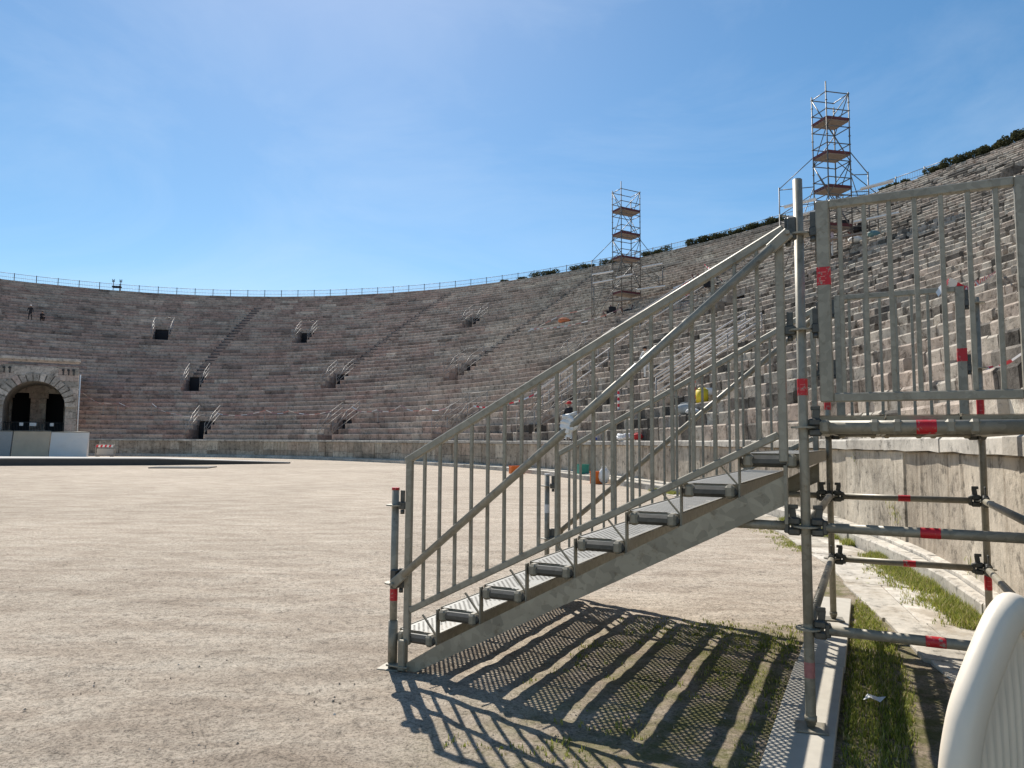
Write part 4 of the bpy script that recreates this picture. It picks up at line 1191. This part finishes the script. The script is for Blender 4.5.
tape([ht(287.6, 20.6, .3), ht(280, 18.6, .6), ht(276.2, 20.6, .6)], 'long red and white tape stretched across the rows below the smaller tower', .054, .55, .1)
tape([ht(287.4, 20., .3), ht(284, 21.5, .9), ht(281.4, 23, .6)], 'upper red and white tape running up to the smaller tower left frame', .054, .55, .05)
tape([ht(272.6, 23.6, .6), ht(271, 27, .5), ht(274.1, 30.5, .4)], 'red tape climbing right of the smaller tower', .12, .6, .1)
tape([ht(270.8, 14, .9), ht(269.6, 18, 1.), ht(268., 20.4, .8)], 'red and white tape beside the long handrails of the upper flight', .16, .5, .2)
tape([ht(234.8, 10.3, .95), ht(228, 7.2, .75)], 'red and white tape high on the right, behind the platform railing', .08, .5, .12) if False else None
# near right: tape tied round the far railing and a hanging bundle
q0, q1, q2 = SW(LS+.94, WS+.0, 2.70), SW(LS+1.30, WS+.5, 2.78), SW(LS+2.4, WS+1.7, 3.05)
tape([SW(LS+.80, WS-.06, 2.62), SW(LS+.88, WS-.07, 2.71), SW(LS+.99, WS-.02, 2.64), Vector((13.4, 19.7, 6.28))], 'red and white tape tied to the corner of the far platform railing and running right', .05, .35)
q3 = P3(214.8, 1.5, 2.50); q4 = P3(217.2, 1.6, 2.30); q5 = P3(212.2, 1.5, 2.72)
tape([q4, q3, q5], 'red and white tape strung above the wall right behind the platform', .03, .3, .05)
mb = MB(); r = random.Random(4)
for k in range(9):
    a = r.uniform(0, 6.28); x0 = r.uniform(-.05, .05); p = Vector((x0, 0, .0)); 
    for q in range(5):
        p2 = p+Vector((r.uniform(-.06, .09), r.uniform(-.05, .05), -r.uniform(.05, .13))); tw = Vector((.04, .02, .01))
        mb.poly([p-tw, p2-tw, p2+tw, p+tw], float((k+q) % 2)); p = p2
o = mb.build('tape_bundle', TAPE, None, q3+Vector((0, 0, .05))); tag(o, 'crumpled bundle of red and white tape hanging above the wall', 'barrier tape')
mb = MB(); mb.box((0, 0, 0), (.24, .02, .24), bev=.004); so = mb.build('notice_board', WHT, None, q3+Vector((-.16, -.08, -.16)), (0, 0, -.5)); tag(so, 'small white notice with a red square behind the platform railing', 'notice')
mb = MB(); mb.box((.03, -.0125, -.01), (.07, .004, .07)); mb.build('red_square', RED, so)
mb = MB(); mb.box((0, -.0125, -.105), (.235, .004, .022)); mb.build('dark_edge', BLK, so)
def post(t, row, h, label, striped=True):
    p = on_tier(t, row); root = empty('marker_post', p, 0, label=label, cat='post')
    mb = MB(); n = 7
    for k in range(n): mb.tube((0, 0, .04+h*k/n), (0, 0, .04+h*(k+1)/n), .045, 8, blk=float(k % 2) if striped else 0.)
    mb.build('striped_pole', TAPE if striped else RAILM, root); m2 = MB(); m2.tube((0, 0, 0), (0, 0, .05), .17, 10); m2.build('base', IRON, root)
post(252.4, 2, 1.0, 'red and white striped post on the third row, left of the white coil')
post(242.7, 2, 1.0, 'red and white striped post on the third row, beside the yellow can')
for t, r0, lb in ((350, 4, 'small white post holding the tape nearest the gateway'), (347.3, 4, 'second small white post holding the tape right of the gateway'), (341, 4, 'small white post alone on the lower rows between gateway and first lowest passage'),
                 (316.8, 2, 'small white post on the low rows, left of the second lowest passage'), (293.5, 2, 'small white post on the low rows, right of the second lowest passage')):
    post(t, r0, .9, lb, False)

def lump(name, p, size, mat, label, cat, seed=1, extra=None):
    mb = MB(); r = random.Random(seed); n, m = 12, 7; vs = []
    for j in range(m+1):
        ph = math.pi*j/m
        for i in range(n):
            th = 2*math.pi*i/n; k = 1+.22*mn.noise((math.cos(th)*2+seed, math.sin(th)*2, j*.6))
            vs.append((size[0]/2*math.sin(ph)*math.cos(th)*k, size[1]/2*math.sin(ph)*math.sin(th)*k, size[2]/2*(1+max(-.98, -math.cos(ph))*1.)))
    mb.raw(vs, [(j*n+i, j*n+(i+1) % n, (j+1)*n+(i+1) % n, (j+1)*n+i) for j in range(m) for i in range(n)], smooth=True)
    o = mb.build(name, mat, None, p); tag(o, label, cat)
    m2 = MB(); pts = [(math.cos(a)*size[0]*.25, 0, size[2]*(.93+.14*math.sin(a))) for a in np.linspace(0, math.pi, 7)]; m2.path(pts, .012, 5); m2.build('handle', mat, o)
    return o
def crate(name, p, size, mat, label, cat, rz=.3):
    root = empty(name, p, rz, label=label, cat=cat); w, d, h = size; mb = MB()
    for sx in (-1, 1): mb.bar((sx*w/2, -d/2, h*.5), (sx*w/2, d/2, h*.5), .03, h*.98)
    for sy in (-1, 1): mb.bar((-w/2, sy*d/2, h*.5), (w/2, sy*d/2, h*.5), .028, h)
    mb.box((0, 0, .03), (w, d, .04)); mb.build('crate_body', mat, root)
    m2 = MB()
    for sy in (-1, 1): m2.bar((-w/2-.02, sy*(d/2+.02), h), (w/2+.02, sy*(d/2+.02), h), .05, .05)
    m2.build('crate_rim', mat, root)
crate('orange_crate', (.25, 34.2, 0), (.62, .4, .34), ORANGE, 'orange plastic crate on the sand at the foot of the far wall', 'crate')
crate('orange_tub', (3.05, 26.2, 0), (.34, .34, .42), ORANGE, 'orange tub by the kerb, half hidden behind the stair balusters', 'tub')
crate('green_crate', (2.9, 29.9, .2), (.40, .34, .36), GREENP, 'small green crate on the kerb at the foot of the wall', 'crate')
lump('white_sack', (3.3, 26.0, 0), (.4, .35, .6), WCLO, 'white sack standing beside the orange tub', 'sack', 3)
def can(p):
    root = empty('yellow_can', p, .3, label='yellow water can with a white lid on the third seating row', cat='can')
    mb = MB(); mb.tube((0, 0, 0), (0, 0, .46), .22, 16); mb.tube((0, 0, .46), (0, 0, .54), .22, 16, r2=.12); mb.build('can_body', YELLOW, root)
    mb = MB(); mb.tube((.26, 0, .30), (.26, 0, .54), .20, 14); mb.build('white_bucket', WHT, root)
    mb = MB(); mb.path([(-.2, 0, .5), (-.12, 0, .62), (.05, 0, .62), (.1, 0, .54)], .015); mb.build('handle', IRON, root)
can(on_tier(241.8, 2))
lump('grey_bag', on_tier(241.2, 1), (.75, .5, .42), BAGG, 'slumped grey bag below the yellow can', 'bag', 5)
lump('white_bundle', on_tier(240.4, 1), (.5, .4, .22), WCLO, 'flat white bundle lying right of the grey bag', 'bundle', 8)
def coil(p):
    mb = MB(); pts = [(math.cos(a)*.36, math.sin(a)*.3, .1+.03*math.sin(3*a)+.0) for a in np.linspace(0, 4*math.pi, 49)]
    mb.path([(x*(1-.1*(i > 24)), y*(1-.1*(i > 24)), z+.08*(i > 24)) for i, (x, y, z) in enumerate(pts)], .055, 8)
    o = mb.build('hose_coil', WHT, None, p); tag(o, 'coil of thick white hose lying on top of the wall', 'hose')
coil(P3(244.6, .25, ZT+.02))
lump('red_bag', P3(242.9, .2, ZT+.03), (.42, .3, .24), REDC, 'small red bag on top of the wall right of the white hose', 'bag', 9)
lump('blue_bag', P3(249.5, .2, ZT+.0), (.34, .3, .16), NAVY, 'small blue bag on top of the wall left of the white hose', 'bag', 10)
lump('turquoise_bag', on_tier(256.6, 25), (.7, .5, .42), BLUEP, 'turquoise bag high on the right rows, behind the platform railing', 'bag', 11)
lump('white_bag', on_tier(257.9, 25), (.8, .6, .45), WCLO, 'white bag left of the turquoise bag high on the rows', 'bag', 12)
lump('orange_bag', on_tier(284.5, 22), (1.1, .6, .5), simple('dull_orange_cloth', (.50, .17, .08), .9), 'dull orange bag lying on the rows left of the smaller tower', 'bag', 14)

# heap of equipment beside the upper flight, and dark gear on the rim
def heap(name, p, w, label, n=16, seed=2, mats=None):
    root = empty(name, p, .4, label=label, cat='equipment heap'); r = random.Random(seed)
    ms = [MB() for _ in range(3)]
    for k in range(n):
        x, y = r.uniform(-w/2, w/2), r.uniform(-.6, .6); mb = ms[k % 3]
        if k % 3 == 0: mb = MB(); mb.box((x, y, .2+r.uniform(0, .3)), (r.uniform(.3, .7), r.uniform(.2, .5), r.uniform(.2, .5)), Matrix.Rotation(r.uniform(0, 3), 3, 'Z'), bev=.02); mb.build('box', BLK, root)
        else: mb.tube((x, y, r.uniform(0, .4)), (x+r.uniform(-.9, .9), y+r.uniform(-.5, .5), r.uniform(.1, 1.1)), .04, 6)
    for mb, nm, mt in zip(ms[1:], ('tube_bundle', 'red_tube_bundle'), (TOWM, TOE)): mb.build(nm, mt, root)
heap('equipment_heap', on_tier(268.6, 23), 3.2, 'dark heap of tubes and boxes at the top of the long handrails', 18, 2)
heap('equipment_heap', on_tier(277.0, 21), 2.2, 'dark heap of gear on the rows below the smaller tower', 12, 6)
heap('equipment_heap', on_tier(259.6, 28), 3.4, 'dark heap of gear on the rows below the taller tower', 18, 9)
def rim_chair(p):
    root = empty('rim_winch', p, .2, label='dark reel on two legs standing at the rim railing at far left', cat='reel')
    mb = MB(); mb.box((0, 0, .55), (1.1, .5, .25), bev=.05); mb.build('drum', BLK, root)
    for x in (-.45, .45):
        mb = MB(); mb.tube((x, 0, 0), (x, 0, 1.5), .05, 6); mb.tube((x-.12, 0, 1.2), (x-.12, 0, 1.6), .04, 6); mb.tube((x+.12, 0, 1.2), (x+.12, 0, 1.6), .04, 6); mb.tube((x-.14, 0, 1.3), (x+.14, 0, 1.3), .03, 6); mb.build('leg', TOWM, root)
rim_chair(P3(353.8, NR*TRD+.2, RZ))

# ------------------------------------------------------------------ people
def person(p, yaw, pose, shirt, trousers, head_mat, label, cap=None, gear=None):
    if pose == 'stand':
        J = {'pel': (0, 0, .95), 'spi': (0, -.01, 1.15), 'che': (0, 0, 1.36), 'nek': (0, .0, 1.50), 'hd': (0, .015, 1.60), 'ht': (0, .01, 1.70),
             'sl': (-.19, 0, 1.43), 'el': (-.26, .03, 1.16), 'wl': (-.27, .12, .93), 'hl': (-.27, .15, .84), 'sr': (.19, 0, 1.43), 'er': (.27, .02, 1.17), 'wr': (.25, .16, 1.0), 'hr': (.23, .22, .95),
             'tl': (-.10, 0, .90), 'kl': (-.13, .04, .50), 'al': (-.15, .0, .09), 'fl': (-.16, .15, .04), 'tr': (.10, 0, .90), 'kr': (.12, .08, .50), 'ar': (.14, .06, .09), 'fr': (.15, .21, .04)}
    elif pose == 'bend':
        J = {'pel': (0, -.12, .90), 'spi': (0, -.02, 1.08), 'che': (0, .14, 1.24), 'nek': (0, .25, 1.34), 'hd': (0, .32, 1.40), 'ht': (0, .36, 1.48),
             'sl': (-.18, .15, 1.28), 'el': (-.24, .26, 1.04), 'wl': (-.20, .42, .88), 'hl': (-.19, .48, .82), 'sr': (.18, .15, 1.28), 'er': (.24, .26, 1.04), 'wr': (.20, .44, .90), 'hr': (.18, .50, .85),
             'tl': (-.10, -.12, .86), 'kl': (-.13, .06, .48), 'al': (-.15, -.04, .09), 'fl': (-.16, .11, .04), 'tr': (.10, -.12, .86), 'kr': (.12, .08, .48), 'ar': (.14, .02, .09), 'fr': (.15, .17, .04)}
    else:
        J = {'pel': (0, -.1, .36), 'spi': (0, -.02, .56), 'che': (0, .08, .76), 'nek': (0, .13, .90), 'hd': (0, .17, .99), 'ht': (0, .18, 1.09),
             'sl': (-.18, .08, .83), 'el': (-.26, .26, .62), 'wl': (-.14, .42, .55), 'hl': (-.10, .48, .53), 'sr': (.18, .08, .83), 'er': (.26, .26, .62), 'wr': (.14, .42, .55), 'hr': (.10, .48, .53),
             'tl': (-.11, -.06, .34), 'kl': (-.20, .34, .50), 'al': (-.17, .12, .09), 'fl': (-.18, .28, .04), 'tr': (.11, -.06, .34), 'kr': (.20, .34, .50), 'ar': (.17, .12, .09), 'fr': (.18, .28, .04)}
    rad = {'pel': .145, 'spi': .13, 'che': .155, 'nek': .06, 'hd': .088, 'ht': .08, 'sl': .075, 'el': .05, 'wl': .036, 'hl': .04, 'tl': .095, 'kl': .065, 'al': .045, 'fl': .04}
    for k in 'sewhtkaf': rad[k+'r'] = rad[k+'l']
    rad['hr'] = .04
    names = list(J); idx = {n: i for i, n in enumerate(names)}
    ed = [('pel', 'spi'), ('spi', 'che'), ('che', 'nek'), ('nek', 'hd'), ('hd', 'ht'), ('che', 'sl'), ('sl', 'el'), ('el', 'wl'), ('wl', 'hl'), ('che', 'sr'), ('sr', 'er'), ('er', 'wr'), ('wr', 'hr'),
          ('pel', 'tl'), ('tl', 'kl'), ('kl', 'al'), ('al', 'fl'), ('pel', 'tr'), ('tr', 'kr'), ('kr', 'ar'), ('ar', 'fr')]
    me = bpy.data.meshes.new('person'); me.from_pydata([J[n] for n in names], [(idx[a], idx[b]) for a, b in ed], [])
    o = bpy.data.objects.new('person', me); COL.objects.link(o)
    md = o.modifiers.new('skin', 'SKIN'); sv = me.skin_vertices[0].data
    for n in names: r_ = rad.get(n, .05); sv[idx[n]].radius = (r_, r_*(.75 if n in ('pel', 'spi', 'che') else 1)); 
    sv[0].use_root = True
    s2 = o.modifiers.new('sub', 'SUBSURF'); s2.levels = 1; s2.render_levels = 1
    dg = bpy.context.evaluated_depsgraph_get(); em = bpy.data.meshes.new_from_object(o.evaluated_get(dg))
    o.modifiers.clear(); o.data = em; em.materials.clear()
    for m in (shirt, trousers, SKIN, BLK): em.materials.append(m)
    wz = J['pel'][2]+.03; hn = J['nek']
    for f in em.polygons:
        f.use_smooth = True; c = f.center
        d = {n: (Vector(J[n])-c).length for n in names}; k = min(d, key=d.get)
        f.material_index = 2 if k in ('hd', 'ht', 'hl', 'hr') or (k == 'nek' and c.z > hn[2]) else 3 if k in ('fl', 'fr') or (k in ('al', 'ar') and c.z < .07) else 1 if k in ('tl', 'tr', 'kl', 'kr', 'al', 'ar', 'pel') else 0
    o.location = p; o.rotation_euler = (0, 0, yaw); tag(o, label, 'person')
    hd = Vector(J['hd'])*.4+Vector(J['ht'])*.6
    mb = MB(); n, m = 14, 6; vs = []
    for j in range(m+1):
        ph = math.pi*.56*j/m
        for i in range(n):
            th = 2*math.pi*i/n; vs.append((hd.x+.112*math.sin(ph)*math.cos(th), hd.y-.01+.122*math.sin(ph)*math.sin(th), hd.z+.02+.115*math.cos(ph)))
    mb.raw(vs, [(j*n+i, j*n+(i+1) % n, (j+1)*n+(i+1) % n, (j+1)*n+i) for j in range(m) for i in range(n)], smooth=True)
    if cap: mb.box((hd.x, hd.y+.15, hd.z+.015), (.15, .12, .015), bev=.004)
    mb.build('cap' if cap else 'hair', cap or HAIR, o)
    return o
def look(p): return math.atan2(-p[0], p[1])
pp = P3(253.4, .22, ZT); person(pp, look(pp)+2.4, 'stand', BLK, WCLO, None, 'person in red cap, black top and white trousers standing on the lowest row', REDC)
pp = on_tier(256.3, 6); person(pp, look(pp)+2.7, 'bend', WCLO, WCLO, None, 'dark haired person in white clothes bending on the rows by the long handrails')
pp = on_tier(258.2, 23); person(pp, look(pp)+2.2, 'stand', LILAC, WCLO, None, 'person in pale lilac top high on the rows below the taller tower')
pp = on_tier(3.5, 29); person(pp, look(pp)+2.9, 'stand', BLK, BLK, None, 'person in black with a pale cap standing high at upper left', PALE)
pp = on_tier(2.1, 29); person(pp, look(pp)+3.5, 'crouch', BLK, BLK, None, 'person in black crouching right of the standing one at upper left')

# ------------------------------------------------------------------ light, sky, camera
w = bpy.data.worlds.new('World'); S.world = w; w.use_nodes = True; nt = w.node_tree
bg = nt.nodes['Background']; sky = nt.nodes.new('ShaderNodeTexSky'); sky.sky_type = 'NISHITA'; sky.sun_disc = False
EL, AZ = R(46.6), -.268       # azimuth from +Y towards +X
sky.sun_elevation = EL; sky.sun_rotation = AZ; sky.altitude = 60; sky.air_density = 1.0; sky.dust_density = .3; sky.ozone_density = 2.6
hs = nt.nodes.new('ShaderNodeHueSaturation'); hs.inputs['Saturation'].default_value = 1.22; hs.inputs['Hue'].default_value = .492
nt.links.new(sky.outputs[0], hs.inputs['Color']); 
cz = noise(nt, coords(nt, 'Generated', (1.2, 1.2, 3.2)), 1.6, 7, .62, .8)
wisp = ramp(nt, cz, [(.45, 0.), (.75, .16)])
nt.links.new(mix(nt, hs.outputs[0], (7.5, 8.3, 9.2), wisp), bg.inputs[0]); bg.inputs[1].default_value = .093
sd = bpy.data.lights.new('sun', 'SUN'); sd.energy = 5.0; sd.angle = R(.53); sd.color = (1, .94, .85)
so = bpy.data.objects.new('sun', sd); COL.objects.link(so)
dv = Vector((math.sin(AZ)*math.cos(EL), math.cos(AZ)*math.cos(EL), math.sin(EL)))
so.rotation_euler = dv.to_track_quat('Z', 'Y').to_euler(); so.location = dv*60

PI_, RO = .08033147, .00687021
cam = bpy.data.cameras.new('camera'); co = bpy.data.objects.new('camera', cam); COL.objects.link(co); S.camera = co
X = Vector((1, 0, 0)); U = Vector((0, -math.sin(PI_), math.cos(PI_))); F = Vector((0, math.cos(PI_), math.sin(PI_)))
rt = X*math.cos(RO)+U*math.sin(RO); up = -X*math.sin(RO)+U*math.cos(RO)
co.matrix_world = Matrix(((rt.x, up.x, -F.x, 0), (rt.y, up.y, -F.y, 0), (rt.z, up.z, -F.z, GZ), (0, 0, 0, 1)))
cam.sensor_width = 36; cam.lens = 726.93/1024*36; cam.clip_start = .05; cam.clip_end = 6000
S.view_settings.view_transform = 'Standard'; S.view_settings.look = 'None'; S.view_settings.exposure = .40; S.view_settings.gamma = 1
S.cycles.transparent_max_bounces = 24; S.cycles.max_bounces = 6
